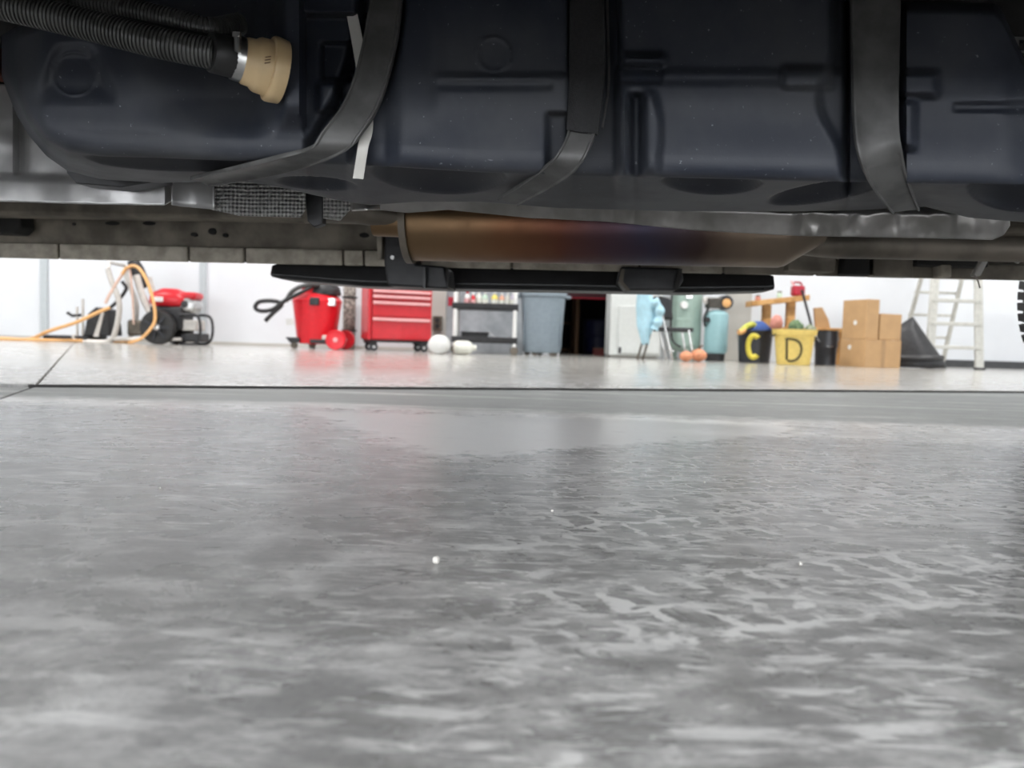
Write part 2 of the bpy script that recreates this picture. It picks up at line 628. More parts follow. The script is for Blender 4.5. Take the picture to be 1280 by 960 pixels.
def clip(poly, p, n):
    """keep the side where (x-p).n >= 0"""
    out = []
    for i in range(len(poly)):
        a, b = poly[i], poly[(i + 1) % len(poly)]
        da, db = (a - p).dot(n), (b - p).dot(n)
        if da >= 0:
            out.append(a)
        if da * db < 0:
            out.append(a + (b - a) * (da / (da - db)))
    return out


rect = [Vector((XL, YF, 0)), Vector((XR, YF, 0)), Vector((XR, WY + 3, 0)), Vector((XL, WY + 3, 0))]
for s1 in (1, -1):
    for s2 in (1, -1):
        pl = clip(rect, g0 + dn * (s1 * HW), dn * s1)
        pl = clip(pl, JP[s1] + JN[s1] * (s2 * GJ), JN[s1] * s2)
        if len(pl) > 2:
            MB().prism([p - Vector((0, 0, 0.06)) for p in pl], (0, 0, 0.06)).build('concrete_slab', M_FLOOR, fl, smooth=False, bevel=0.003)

# slotted drain grate set in the slab
L = (g1 - g0).length
dr = thing('trench_drain', g0 + dl * (L / 2) - Vector((0, 0, 0.06)), 'narrow slotted metal drain grate set across the concrete floor', 'drain')
o0 = g0 - dl * 0.05
m = MB()
for s in (1, -1):
    a = o0 + dn * (s * (HW - 0.004)) + Vector((0, 0, -0.03))
    b = a + dl * (L + 3)
    m.prism([a + dn * 0.003 - Vector((0, 0, .03)), a - dn * 0.003 - Vector((0, 0, .03)), a - dn * 0.003 + Vector((0, 0, .028)), a + dn * 0.003 + Vector((0, 0, .028))], b - a)
m.build('grate_rail', M_SEAMG, dr, world=True, smooth=False)
m = MB()
k = 0.0
while k < L + 2.9:
    c = o0 + dl * k
    m.box((c.x, c.y, -0.028), (0.0075, 2 * HW - 0.010, 0.022), rz=math.atan2(dl.y, dl.x))
    k += 0.022
tag(m.build('grate_bar', M_SEAMG, dr, world=True, smooth=False), kind='stuff')

# back wall with a doorway to a dark store room
dx0, dx1 = P(699, 440, WY).x, P(759, 440, WY).x
m = MB()
m.box(((XL + dx0) / 2, WY + 0.08, ZC / 2), (dx0 - XL, 0.16, ZC))
m.box(((XR + dx1) / 2, WY + 0.08, ZC / 2), (XR - dx1, 0.16, ZC))
m.box(((dx0 + dx1) / 2, WY + 0.08, (ZC + 2.15) / 2), (dx1 - dx0, 0.16, ZC - 2.15))
wb = tag(m.build('wall_back', M_WALL, smooth=False), kind='structure')
for i, (a, b, mm, dp) in enumerate(((538, 557, M_WALLG, 0.05), (904, 936, M_WALLG, 0.05), (52, 61, M_TRIM, 0.035), (250, 258, M_TRIM, 0.035))):
    xa, xb = P(a, 430, WY).x, P(b, 430, WY).x
    tag(MB().box(((xa + xb) / 2, WY - dp / 2, ZC / 2), (xb - xa, dp, ZC)).build('trim_%d' % (i + 1), mm, bevel=0.006), kind='structure')
xa, xb = P(557, 430, WY).x, P(654, 430, WY).x
tag(MB().box(((xa + xb) / 2, WY - 0.012, 1.2), (xb - xa, 0.024, 2.4)).build('trim_5', M_PANEL, bevel=0.004), kind='structure')
xa = P(1150, 450, WY).x
tag(MB().box(((xa + XR) / 2, WY - 0.012, 0.05), (XR - xa, 0.024, 0.10)).build('baseboard_right', M_BASEB), kind='structure')
xb = P(545, 450, WY).x
tag(MB().box(((xb + XL) / 2, WY - 0.010, 0.02), (xb - XL, 0.020, 0.04)).build('baseboard_left', M_WALLG), kind='structure')
for i, (px, py) in enumerate(((1262, 373), (1253, 405), (1250, 430))):
    pass
# store room shell behind the doorway
dm = (dx0 + dx1) / 2
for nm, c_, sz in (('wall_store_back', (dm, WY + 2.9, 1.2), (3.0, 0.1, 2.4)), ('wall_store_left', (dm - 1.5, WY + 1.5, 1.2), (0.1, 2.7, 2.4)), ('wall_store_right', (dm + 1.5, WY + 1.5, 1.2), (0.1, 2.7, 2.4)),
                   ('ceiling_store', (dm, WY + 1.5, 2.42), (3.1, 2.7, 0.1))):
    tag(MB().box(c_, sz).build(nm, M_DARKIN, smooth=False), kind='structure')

tag(MB().box((XL - 0.1, (YF + WY) / 2, ZC / 2), (0.2, WY - YF, ZC)).build('wall_left', M_WALL), kind='structure')
tag(MB().box((XR + 0.1, (YF + WY) / 2, ZC / 2), (0.2, WY - YF, ZC)).build('wall_right', M_WALL), kind='structure')
tag(MB().box((0, (YF + WY) / 2, ZC + 0.1), (XR - XL + 0.4, WY - YF + 0.4, 0.2)).build('ceiling', M_CEIL), kind='structure')

m = MB()
m.box((0, YF - 0.1, (ZC + 3.0) / 2), (XR - XL, 0.2, ZC - 3.0))
for s_ in (-1, 1):
    m.box((s_ * 10.0, YF - 0.1, 1.5), (2.0, 0.2, 3.0))
tag(m.build('wall_front_added', M_WALL, smooth=False), kind='structure')      # unseen wall added, its low bay opening shapes the light under the vehicle

# unseen ceiling lamps, added to brighten the back wall and far floor
lampm = emit_mat('added_lamp_diffuser', (1.0, 0.98, 0.95), 3.0)
for i, (x, y) in enumerate(((-7.5, 7.6), (-2.5, 7.6), (2.5, 7.6), (7.5, 7.6))):
    t = thing('added_ceiling_lamp', (x, y, ZC - 0.09), 'long white lamp added out of view on the ceiling', 'lamp', 'added ceiling lamps')
    MB().box((0, 0, 0.055), (1.5, 0.34, 0.07)).build('housing', M_WHITE, t, bevel=0.01)
    MB().box((0, 0, 0.01), (1.44, 0.28, 0.02)).build('diffuser', lampm, t, bevel=0.004)
    ld = bpy.data.lights.new('added_lamp_light', 'AREA')
    ld.shape = 'RECTANGLE'
    ld.size, ld.size_y = 1.44, 0.28
    ld.energy = CEIL_W
    ld.color = (1.0, 0.985, 0.965)
    lo = bpy.data.objects.new('added_lamp_light', ld)
    C.objects.link(lo)
    lo.parent = t
    lo.location = (0, 0, -0.012)

# ================================================================== THE VEHICLE
van = thing('motor_vehicle', (0, 1.5, 0), 'vehicle seen from below with dark blue plastic fuel tank and black straps', 'vehicle')

# ---- fuel tank
yb_f = interp([(2, 95), (8, 112), (20, 142), (35, 168), (58, 195), (85, 214), (125, 224), (200, 228), (300, 226), (350, 234), (420, 250), (460, 256), (520, 252), (600, 252),
               (700, 260), (850, 264), (1000, 264), (1080, 262), (1160, 258), (1215, 272), (1290, 278), (1345, 280)])
yc_f = interp([(2, 80), (8, 92), (20, 118), (35, 146), (58, 172), (85, 186), (125, 192), (200, 194), (300, 198), (380, 200), (470, 204), (600, 212), (740, 216), (900, 220), (1060, 224), (1345, 228)])
yt_f = interp([(2, 44), (20, 34), (60, 20), (150, -25), (250, -75), (1050, -75), (1080, -30), (1130, 2), (1243, 4), (1252, 12), (1280, 72), (1320, 150), (1345, 180)])
s1x = interp([(-80, 482), (20, 480), (70, 470), (120, 452), (165, 425), (200, 400), (300, 380)])


def tank_disp(x, y):
    f = 0.0
    f += 0.020 * sst(95, 215, y) ** 1.5
    # left lobe: the face turns towards the hose fitting
    f += 0.050 * sst(160, 300, x) * (1 - sst(312, 352, x)) * (1 - sst(120, 185, y))
    f -= 0.030 * sst(341, 359, x) * (1 - sst(374, 381, x)) * (1 - sst(128, 168, y))
    tl = 70 + (48 - 70) * (y - 65) / 60
    tr = 116 + (142 - 116) * (y - 65) / 60
    f += 0.010 * sst(tl - 10, tl + 8, x) * (1 - sst(tr - 8, tr + 12, x)) * sst(50, 74, y) * (1 - sst(106, 134, y))
    r = math.hypot(x - 93, y - 92)
    f -= 0.0022 * math.exp(-((r - 27) / 1.8) ** 2)
    f -= 0.006 * math.exp(-((y - 165) / 22) ** 2) * (1 - sst(300, 380, x))
    # pocket between lobe and first strap
    xs = s1x(y)
    f += 0.026 * sst(377, 384, x) * (1 - sst(xs - 15, xs - 5, x)) * (1 - sst(140, 178, y)) * sst(14, 24, y)
    f += 0.016 * bxf(x, y, 402, 445, 54, 100, 4)
    f -= 0.014 * bxf(x, y, 398, 425, 104, 140, 4)
    f += 0.012 * bxf(x, y, 420, 428, 102, 135, 3)
    # first strap groove
    f += 0.034 * sst(xs - 40, xs - 22, x) * (1 - sst(xs + 16, xs + 30, x)) * (1 - sst(185, 205, y))
    # second bay
    if 455 < x < 725:
        f += 0.014 * (1 - sst(478, 506, x))
        f += 0.008 * (1 - sst(530, 554, x)) * (1 - sst(95, 175, y))
        f += 0.010 * (1 - sst(88, 100, y)) * sst(536, 560, x)
        f += 0.005 * bxf(x, y, 550, 690, 101, 111, 5)
        r = math.hypot(x - 617, y - 68)
        f -= 0.003 * math.exp(-((r - 21) / 1.8) ** 2)
        f += 0.020 * bxf(x, y, 684, 716, 142, 210, 5)
    # second strap groove
    f += 0.040 * sst(706, 720, x) * (1 - sst(766, 780, x)) * (1 - sst(205, 222, y))
    if 770 < x < 1062:
        f += 0.010 * (1 - sst(82, 98, y))
        f += 0.004 * bxf(x, y, 830, 976, 94, 104, 6)
        f -= 0.018 * bxf(x, y, 778, 830, 68, 80, 7)
        f += 0.010 * bxf(x, y, 775, 828, 84, 104, 4)
        f -= 0.014 * bxf(x, y, 978, 1040, 84, 110, 6)
        f += 0.022 * bxf(x, y, 788, 802, 118, 240, 6)
        xr_ = 829 - 10 * ((y - 165) / 50) ** 2
        f -= 0.016 * sst(800, 812, x) * (1 - sst(xr_ - 9, xr_ + 5, x)) * sst(108, 122, y)
        f -= 0.014 * sst(764, 772, x) * (1 - sst(780, 792, x)) * sst(106, 130, y)
        xe = 1040 - 18 * sst(60, 120, y) + 30 * sst(125, 205, y)
        f += 0.020 * sst(xe - 6, xe + 10, x) * (1 - sst(200, 222, y))
    # third strap groove
    f += 0.032 * sst(1052, 1064, x) * (1 - sst(1124, 1134, x)) * (1 - sst(208, 226, y))
    if x > 1100:
        f += 0.006
        f -= 0.020 * bxf(x, y, 1120, 1172, 90, 120, 7)
        f -= 0.020 * bxf(x, y, 1120, 1144, 126, 186, 7)
        f += 0.006 * bxf(x, y, 1192, 1400, 129, 139, 3)
        f += 0.016 * sst(1225, 1300, x) ** 2
    return f


def hollow(x, y):
    g = 0.0
    yc = yc_f(x)
    for cx, rx, ry, d_ in ((215, 112, 16, 0.030), (548, 86, 30, 0.045), (890, 64, 20, 0.032), (1275, 66, 34, 0.045)):
        q = ((x - cx) / rx) ** 2 + (max(0, y - yc - 3) / ry) ** 2
        if q < 1:
            g += d_ * (1 - q) ** 0.8 * sst(yc + 3, yc + 9, y)
    for cx, cy, rx, ry, sl, d_ in ((395, 229, 50, 8, 0.06, 0.020), (1030, 240, 70, 12, -0.16, 0.032)):
        q = ((x - cx) / rx) ** 2 + ((y - cy - sl * (x - cx)) / ry) ** 2
        if q < 1:
            g += d_ * (1 - q) ** 0.9
    return g


cols_ = np.linspace(2, 1345, 420)
rows = []
NA, NC, NB = 120, 12, 44
DF, DB = 0.900, 1.15
for x in cols_:
    yt, yc, yb = yt_f(x), yc_f(x), yb_f(x)
    e = max(0.0, (60 - x) / 58.0)
    doff = 0.16 * (1 - math.sqrt(max(0.0, 1 - e * e)))
    rr = 24 * min(1.0, (yc - yt) / 60)
    c_ = []
    pt = V(x, yt, DF + doff + 0.05)
    c_.append(pt + NV * 0.35)
    c_.append(pt)
    for k in range(NA):
        y = yt + (yc - rr - yt) * k / (NA - 1)
        top = max(0.0, 1 - (y - yt) / 16.0)
        c_.append(V(x, y, DF + doff + tank_disp(x, y) + 0.03 * top ** 2))
    dA, dB_ = DF + doff + tank_disp(x, yc - rr), DF + doff + 0.035
    for k in range(1, NC):
        t = k / NC
        y = (1 - t) ** 2 * (yc - rr) + 2 * t * (1 - t) * (yc + 1) + t * t * (yc + 4)
        d = (1 - t) ** 2 * dA + 2 * t * (1 - t) * (dA + 0.001) + t * t * max(dB_, dA + 0.012)
        c_.append(V(x, y, d))
    d0 = max(dB_, dA + 0.012)
    d1 = max(DB + doff * 0.4, d0 + 0.02)
    for k in range(NB + 1):
        t = k / NB
        y = yc + 4 + (yb - yc - 4) * t
        # constant-height bottom: depth follows the perspective
        d = 1.0 / ((1 - t) / d0 + t / d1)
        p = V(x, y, d)
        p.z += hollow(x, y)
        c_.append(p)
    pb = c_[-1]
    for k in range(1, 7):
        a = k / 6 * PI / 2
        c_.append(pb + NV * 0.035 * math.sin(a) + Vector((0, 0, 0.035 * (1 - math.cos(a)))))
    c_.append(c_[-1] + NV * 0.02 + Vector((0, 0, 0.16)))
    rows.append(c_)
tk = MB().grid(rows)
m_ = len(rows[0])
for a_ in (0, len(rows) - 1):                    # close both ends and the back
    tk.f.append(tuple(range(a_ * m_, a_ * m_ + m_)))
for a_ in range(len(rows) - 1):
    tk.f.append((a_ * m_, (a_ + 1) * m_, (a_ + 1) * m_ + m_ - 1, a_ * m_ + m_ - 1))
tank = tk.build('fuel_tank', M_TANK, van, world=True, angle=70)
tank['label'] = 'dark blue black moulded plastic fuel tank'


# ---- straps
def ribbon(Lp, Rp, th=0.003, bead=0.0022, n=16):
    A, B = smooth_path(Lp, n), smooth_path(Rp, n)
    front, back = [], []
    N = len(A)
    for i in range(N):
        tA = (A[min(i + 1, N - 1)] - A[max(i - 1, 0)] + B[min(i + 1, N - 1)] - B[max(i - 1, 0)]).normalized()
        ac = (B[i] - A[i])
        nrm = ac.cross(tA).normalized()
        if nrm.dot(Vector((0, 0, H)) - A[i]) < 0:
            nrm = -nrm
        prof = [(0, 0.0), (0.02, bead), (0.07, bead), (0.11, 0), (0.5, -0.0006), (0.89, 0), (0.93, bead), (0.98, bead), (1, 0)]
        front.append([A[i] + ac * t + nrm * b for t, b in prof])
        back.append([A[i] + ac * t - nrm * th for t, b in prof])
    m = MB()
    rows_ = [front[i] + list(reversed(back[i])) + [front[i][0]] for i in range(N)]
    m.grid(rows_)
    return m


def band(Ltab, Rtab):
    return [V(*p) for p in Ltab], [V(*p) for p in Rtab]


L1, R1 = band([(464, -40, .905), (462, 0, .905), (449, 70, .903), (431, 125, .900), (402, 165, .893), (386, 185, .895), (345, 197, .905), (290, 211, .945), (238, 223, 1.02)],
              [(506, -40, .905), (503, 0, .905), (495, 60, .903), (476, 128, .900), (452, 168, .895), (436, 186, .900), (398, 203, .930), (338, 219, .985), (262, 232, 1.06)])
ribbon(L1, R1).build('tank_strap', M_STRAP, van, world=True, angle=50)
L2, R2 = band([(715, -40, .920), (715, 0, .920), (714, 90, .918), (711, 150, .912), (706, 175, .908), (690, 200, .905), (664, 222, .945), (622, 249, 1.03)],
              [(752, -40, .920), (753, 0, .920), (755, 80, .918), (750, 135, .912), (745, 165, .908), (728, 203, .905), (702, 226, .945), (648, 256, 1.04)])
s2 = ribbon(L2, R2).build('tank_strap', M_STRAP, van, world=True, angle=50)
Ls, Rs = band([(712, -40, .914), (712, 0, .914), (711, 90, .912), (708, 162, .905)], [(754, -40, .914), (755, 0, .914), (757, 80, .912), (748, 168, .904)])
sl = ribbon(Ls, Rs, 0.004, 0.001).build('woven_sleeve', M_SLEEVE, s2, world=False, angle=50)
sl.location = -Vector(van.location)
MB().tube(smooth_path([V(758, -40, .93), V(760, 40, .93), (V(761, 100, .928)), V(757, 135, .92), V(753, 160, .915)], 10), 0.0014, 8).build('sleeve_wire', M_STRAP, van, world=True)
L3, R3 = band([(1064, -40, .905), (1064, 0, .905), (1065, 90, .903), (1067, 160, .900), (1074, 200, .903), (1088, 232, .935), (1114, 266, .99)],
              [(1126, -40, .905), (1126, 0, .905), (1124, 90, .903), (1124, 158, .900), (1128, 188, .903), (1136, 224, .935), (1150, 262, .99)])
ribbon(L3, R3).build('tank_strap', M_STRAP, van, world=True, angle=50)

# pale strip hanging behind the first strap
La, Ra = band([(424, -40, .918), (430, 0, .918), (445, 85, .916), (452, 150, .916), (447, 185, .905), (441, 223, .925)], [(438, -40, .918), (443, 0, .918), (455, 60, .916), (466, 150, .916), (460, 185, .905), (454, 224, .925)])
tie = ribbon(La, Ra, 0.0015, 0.0).build('cable_strip', M_TIE, van, world=True)
tie['label'] = 'pale grey plastic strip'


# ---- filler hoses
def rib_hose(pts, r, pitch):
    c = smooth_path(pts, 60)
    # even spacing
    dist = [0.0]
    for i in range(1, len(c)):
        dist.append(dist[-1] + (c[i] - c[i - 1]).length)
    n = int(dist[-1] / pitch * 8)
    xs = np.linspace(0, dist[-1], n)
    out = [Vector([float(np.interp(s, dist, [p[k] for p in c])) for k in range(3)]) for s in xs]
    rad = [r * (1.0 if (s / pitch) % 1 < 0.55 else 0.86) for s in xs]
    return MB().tube(out, rad, 18)


h1 = [V(-60, -10, .79), V(0, 5, .80), V(60, 19, .808), V(120, 34, .815), (V(200, 54, .82)), V(270, 68, .83)]
rib_hose(h1, 0.0165, 0.0043).build('corrugated_hose', M_HOSE, van, world=True, angle=25)
h2 = [V(-60, -32, .82), V(0, -17, .825), V(130, 6, .84), V(220, 26, .85), V(262, 36, .86), V(300, 30, .90)]
rib_hose(h2, 0.0125, 0.0040).build('corrugated_hose', M_HOSE, van, world=True, angle=25)
# smooth hose lying in the valley between them
MB().tube(smooth_path([V(-60, -14, .80), V(40, 8, .81), V(160, 32, .83), V(250, 50, .85), V(290, 52, .87)], 10), 0.0085, 14).build('smooth_hose', M_RUB, van, world=True)
# cuff, clamp, fitting
fc = V(331, 84, .868)
ax = (fc - V(290, 71, .846)).normalized()
ca, cb = V(262, 65, .825), fc - ax * 0.026
MB().tube([ca, ca.lerp(cb, .08), ca.lerp(cb, .5), cb], [0.0195, 0.0212, 0.0216, 0.0222], 24).build('hose_cuff', M_RUB, van, world=True)
cl = fc - ax * 0.029
clamp = MB().lathe([(0.0215, -0.0055), (0.0242, -0.0055), (0.0242, 0.0055), (0.0215, 0.0055)], cl, ax, 36, close=False).build('hose_clamp', M_STEEL, van, world=True)
q = cl + (Vector((0, 0, 1)) * 0.25 - NV * 0.9 + AV * 0.35).normalized() * 0.0265
MB().cyl(q - Vector((0, 0, .008)), q + Vector((0, 0, .008)), 0.0036, seg=10).box(q + Vector((0, 0, .010)), (.008, .007, .005)).build('clamp_screw', M_STEEL, van, world=True)
fit = MB().lathe([(0.0225, -0.030), (0.0245, -0.024), (0.0255, -0.022), (0.0262, -0.014), (0.0290, -0.011), (0.0302, -0.008), (0.0306, 0.000), (0.0312, 0.003), (0.0352, 0.004), (0.0362, 0.006), (0.0362, 0.011), (0.035, 0.020)], fc, ax, 48).build('filler_fitting', M_TAN, van, world=True, angle=40)
fit['label'] = 'tan nylon filler fitting'
up = (Vector((0, 0, 1)) - ax * ax.z).normalized()
sd = ax.cross(up).normalized()
if sd.dot(NV) > 0:
    sd = -sd
base_ = fc - ax * 0.0045
m = MB()
for a0 in (0.35, 0.50, 0.65):
    dirv = (sd * math.cos(a0) + up * math.sin(a0) * -0.2).normalized()
    pp = base_ + dirv * 0.0308 + up * (a0 - .5) * 0.0
    m.cyl(pp + up * (a0 - .5) * 0.03 - ax * 0.003, pp + up * (a0 - .5) * 0.03 + ax * 0.003 + up * 0.003, 0.0006, seg=6)
m.build('moulded_mark', M_INK, van, world=True)


# ---- plates in the vehicle frame
def vplate(pts, d, th):
    return MB().prism([V(x, y, d) for x, y in pts], NV * th)


def sheet(x0, x1, top, bot, d, disp, nx=120, ny=24, dtop=0.0, dbot=0.0):
    tf, bf = interp(top), interp(bot)
    rows_ = []
    for i in range(nx + 1):
        x = x0 + (x1 - x0) * i / nx
        r_ = []
        for j in range(ny + 1):
            t = j / ny
            y = tf(x) + (bf(x) - tf(x)) * t
            r_.append(V(x, y, d + dtop * (1 - t) + dbot * t + disp(x, y, t)))
        rows_.append(r_)
    return MB().grid(rows_)


def crk(s, a):
    def f(x, y, t):
        v1 = mnoise.noise(Vector((x / (s * 1.0), y / (s * 1.6), 3.1)))
        v2 = mnoise.noise(Vector((x / (s * 0.35), y / (s * 0.5), 8.7)))
        return a * v1 + a * 0.22 * v2
    return f


# silver shield behind the tank's round end
ds = crk(45, 0.012)


def disp_left(x, y, t):
    f = ds(x, y, t) * 0.6
    f -= 0.03 * sst(216, 226, y - (0.03 * x))           # lower rolled band stands proud
    f += 0.02 * bxf(x, y, 20, 34, 120, 218, 4)
    f += 0.03 * sst(205, 216, x)
    return f


sheet(-180, 217, [(-180, 96), (0, 105), (217, 120)], [(-180, 248), (0, 252), (100, 255), (205, 257), (217, 250)], 1.28, disp_left, 140, 50).build('heat_shield', M_SHIELD, van, world=True, angle=60, solid=0.0015)
vplate([(82, 205), (200, 205), (200, 226), (150, 234), (95, 229), (83, 216)], 1.20, 0.04).build('tank_lug', M_BLK2, van, world=True, bevel=0.002)
# smooth bracket, embossed shield
sheet(214, 268, [(214, 190), (268, 190)], [(214, 256), (225, 258), (268, 262)], 1.26, lambda x, y, t: 0.02 * math.sin((x - 214) / 54 * PI), 24, 10).build('shield_bracket', M_SHIELD, van, world=True, solid=0.0015)
ds2 = crk(30, 0.006)
sheet(264, 382, [(264, 195), (382, 215)], [(264, 262), (300, 270), (376, 272), (382, 262)], 1.27, ds2, 60, 20).build('embossed_shield', M_DIAM, van, world=True, solid=0.0015)
sheet(404, 438, [(404, 225), (438, 230)], [(404, 273), (425, 276), (438, 262)], 1.27, ds2, 30, 20).build('embossed_shield', M_DIAM, van, world=True, solid=0.0015)
vplate([(380, 240), (404, 243), (403, 280), (392, 284), (384, 276)], 1.30, 0.02).build('shield_stay', M_BLK2, van, world=True, bevel=0.002)

# long crinkled foil under the tank
dc = crk(26, 0.014)


def disp_long(x, y, t):
    f = dc(x, y, t) * (0.35 + 0.9 * bxf(x, 0, 680, 860, -1, 1, 20) + 0.9 * bxf(x, 0, 990, 1190, -1, 1, 25))
    f += 0.016 * math.sin(x / 7.5 + 2 * math.sin(x / 40)) * bxf(x, 0, 985, 1150, -1, 1, 20) + 0.008 * math.sin(x / 4.5 + 3 * math.sin(x / 31)) * bxf(x, 0, 680, 850, -1, 1, 20)
    f += 0.02 * (1 - sst(0.0, 0.4, t))
    return f


sheet(436, 1262, [(436, 232), (520, 236), (640, 240), (740, 246), (1000, 252), (1262, 250)],
      [(436, 262), (480, 263), (510, 266), (560, 262), (600, 266), (660, 272), (760, 277), (870, 288), (1000, 295), (1120, 297), (1240, 300), (1254, 294), (1262, 282)], 1.30, disp_long, 420, 22, dtop=-0.03).build('foil_shield', M_FOIL, van, world=True, angle=60, solid=0.0015)
# ridge where the pale strip points at
sheet(440, 475, [(440, 225), (475, 225)], [(440, 264), (475, 262)], 1.22, lambda x, y, t: -0.03 * math.sin((x - 440) / 35 * PI) * (0.4 + t), 20, 14).build('shield_ridge', M_FOIL, van, world=True, solid=0.0015)

# ---- catalytic can and exhaust pipe
def vcan(xa, ya, xb, yb, d, prof, name, m_):
    a, b = V(xa, ya, d), V(xb, yb, d)
    ax_ = b - a
    Lg = ax_.length
    return MB().lathe([(r, s * Lg) for r, s in prof], a, ax_, 48).build(name, m_, van, world=True, angle=40)


rc = 0.078
vcan(513, 277, 990, 284, 1.55, [(0.030, -0.10), (0.032, -0.02), (rc * .96, 0.0), (rc, 0.01), (rc, 0.97), (rc * .96, 0.985), (0.030, 1.08)], 'exhaust_can', M_HEAT)
vcan(509, 277, 517, 277, 1.55, [(rc - .002, 0), (rc + .006, 0.0), (rc + .006, 1.0), (rc - .002, 1.0)], 'can_flange', M_PIPE)
MB().tube(smooth_path([V(990, 300, 1.56), V(1040, 306, 1.58), V(1120, 308, 1.62), V(1290, 312, 1.70), V(1400, 312, 1.75)], 8), 0.026, 20).build('exhaust_pipe', M_PIPE, van, world=True)
MB().tube(smooth_path([V(380, 262, 1.5), V(440, 262, 1.52), V(515, 275, 1.55)], 8), 0.027, 20).build('exhaust_pipe', M_PIPE, van, world=True)

# ---- far sill with pinch weld
sill = MB()
pr = [(0.0, 0.0), (-0.02, 0.05), (-0.02, 0.20), (0.10, 0.24), (0.10, 0.0)]
a, b = V(-280, 302.2, 2.20), V(1420, 332, 2.20)
sill.hull8([a + NV * u + Vector((0, 0, v)) for u, v in pr], [b + NV * u + Vector((0, 0, v)) for u, v in pr])
sill.build('sill', M_SILL, van, world=True, bevel=0.008)
MB().prism([V(-280, 296.5, 2.195), V(1420, 334, 2.195), V(1420, 351.5, 2.195), V(-280, 314, 2.195)], NV * 0.02).build('sill_backing', M_SILL, van, world=True)
xs_ = [-280, -120, 73, 236, 306, 429, 455, 640, 800, 905, 1020, 1100, 1180, 1290, 1420]
for i in range(len(xs_) - 1):
    xa, xb = xs_[i] + 1, xs_[i + 1] - 2
    ya = lambda x: 322 + (x - 0) * 0.0222
    m = MB().prism([V(xa, ya(xa) - 19, 2.18), V(xb, ya(xb) - 19, 2.18), V(xb, ya(xb), 2.18), V(xa, ya(xa), 2.18)], NV * 0.012)
    m.build('seam_flange', M_SEAM if i < 9 else M_SILL, van, world=True, bevel=0.003)
# drain holes and smears on the sill
for (x, y, rx_, ry_) in ((27, 284, 3, 3.5), (92, 280, 2, 2), (140, 279, 9, 2.5), (186, 279, 8, 2.5), (265, 289, 5, 4), (242, 293, 4, 2.5), (281, 294, 3, 2.5), (455, 294, 6, 3), (120, 268, 16, 2.5), (175, 269, 22, 2)):
    pts = [V(x + rx_ * math.cos(k * PI / 6), y + ry_ * math.sin(k * PI / 6) + (x * 0.0), 2.176) for k in range(12)]
    MB().prism(pts, NV * 0.012).build('drain_hole', M_UNDER, van, world=True, smooth=False)
vplate([(470, 286), (478, 286), (477, 324), (472, 324)], 2.15, 0.03).build('sill_rib', M_SEAM, van, world=True, bevel=0.003)
vplate([(-40, 262), (24, 262), (26, 284), (18, 292), (-40, 290)], 2.1, 0.06).build('sill_pocket', M_UNDER, van, world=True, bevel=0.004)
# clutter on the sill behind the exhaust pipe
for pts, mm in (([(988, 316), (1046, 319), (1043, 340), (985, 338)], M_SILL), ([(1056, 320), (1088, 320), (1088, 344), (1054, 343)], M_UNDER), ([(1092, 320), (1142, 322), (1142, 346), (1092, 345)], M_PIPE),
                ([(1176, 330), (1190, 330), (1190, 347), (1176, 346)], M_SEAM), ([(1146, 318), (1236, 322), (1236, 334), (1146, 331)], M_UNDER)):
    vplate(pts, 2.12, 0.05).build('sill_bracket', mm, van, world=True, bevel=0.004)
m = vplate([(1228, 324), (1236, 326), (1226, 345), (1217, 345)], 2.05, 0.02)
m.build('wire_clip', M_TIE, van, world=True, bevel=0.003)
MB().tube(smooth_path([V(1218, 344, 2.05), V(1222, 350, 2.05), V(1225, 360, 2.05)], 6), [0.002] * 13, 6).build('loose_thread', M_MOTT, van, world=True)

# ---- step bar and its brackets
a1 = [V(340, 332, 2.30), V(340, 347, 2.30)]
m = MB()
sec = [(340, 332, 346), (352, 328, 349), (455, 329, 358), (560, 331, 361), (700, 334, 363), (860, 338, 366), (955, 342, 363.5), (967, 345, 362)]
rows_ = []
for x, yt, yb in sec:
    t_, b_ = V(x, yt, 2.28), V(x, yb, 2.28)
    rows_.append([t_, b_.lerp(t_, 0.18) - NV * 0.012, b_, b_ + NV * 0.13, Vector((b_.x, b_.y, t_.z)) + NV * 0.13, t_])
m.grid(rows_)
m.quad(*[Vector(p) for p in rows_[0][:5]])
m.quad(*[Vector(p) for p in rows_[-1][:5]])
sb = m.build('step_bar', M_BLACK, van, world=True, bevel=0.004)
sb['label'] = 'long black side step bar'
lipm = MB()
ps = [V(x, y - 2.0, 2.262) for x, y in ((350, 348), (455, 358.5), (560, 361.5), (700, 363.5), (860, 366.5), (955, 364))]
lipm.tube(ps, 0.0035, 8).build('step_lip', M_BLK2, van, world=True)
for pts, dd in (([(481, 283), (512, 285), (520, 330), (556, 333), (560, 361), (484, 357), (480, 330)], 2.10), ([(776, 333), (852, 335), (855, 350), (846, 363), (784, 363), (772, 352)], 2.14)):
    br_ = vplate(pts, dd, 0.14).build('step_bracket', M_BLK2, van, world=True, bevel=0.006)
for x, y in ((490, 291), (491, 322)):
    c_ = V(x, y, 2.098)
    MB().lathe([(0.001, -0.007), (0.006, -0.007), (0.006, 0.006)], c_, NV, 6).build('bolt', M_STEEL, van, world=True)
vplate([(528, 334), (532, 334), (532, 360), (528, 360)], 2.08, 0.03).build('bracket_rib', M_BLACK, van, world=True)
vplate([(848, 336), (853, 336), (848, 362), (843, 362)], 2.12, 0.03).build('bracket_rib', M_UNDER, van, world=True)
vplate([(781, 336), (777, 336), (773, 352), (784, 363), (788, 363), (779, 352)], 2.12, 0.03).build('bracket_rib', M_SILL, van, world=True)

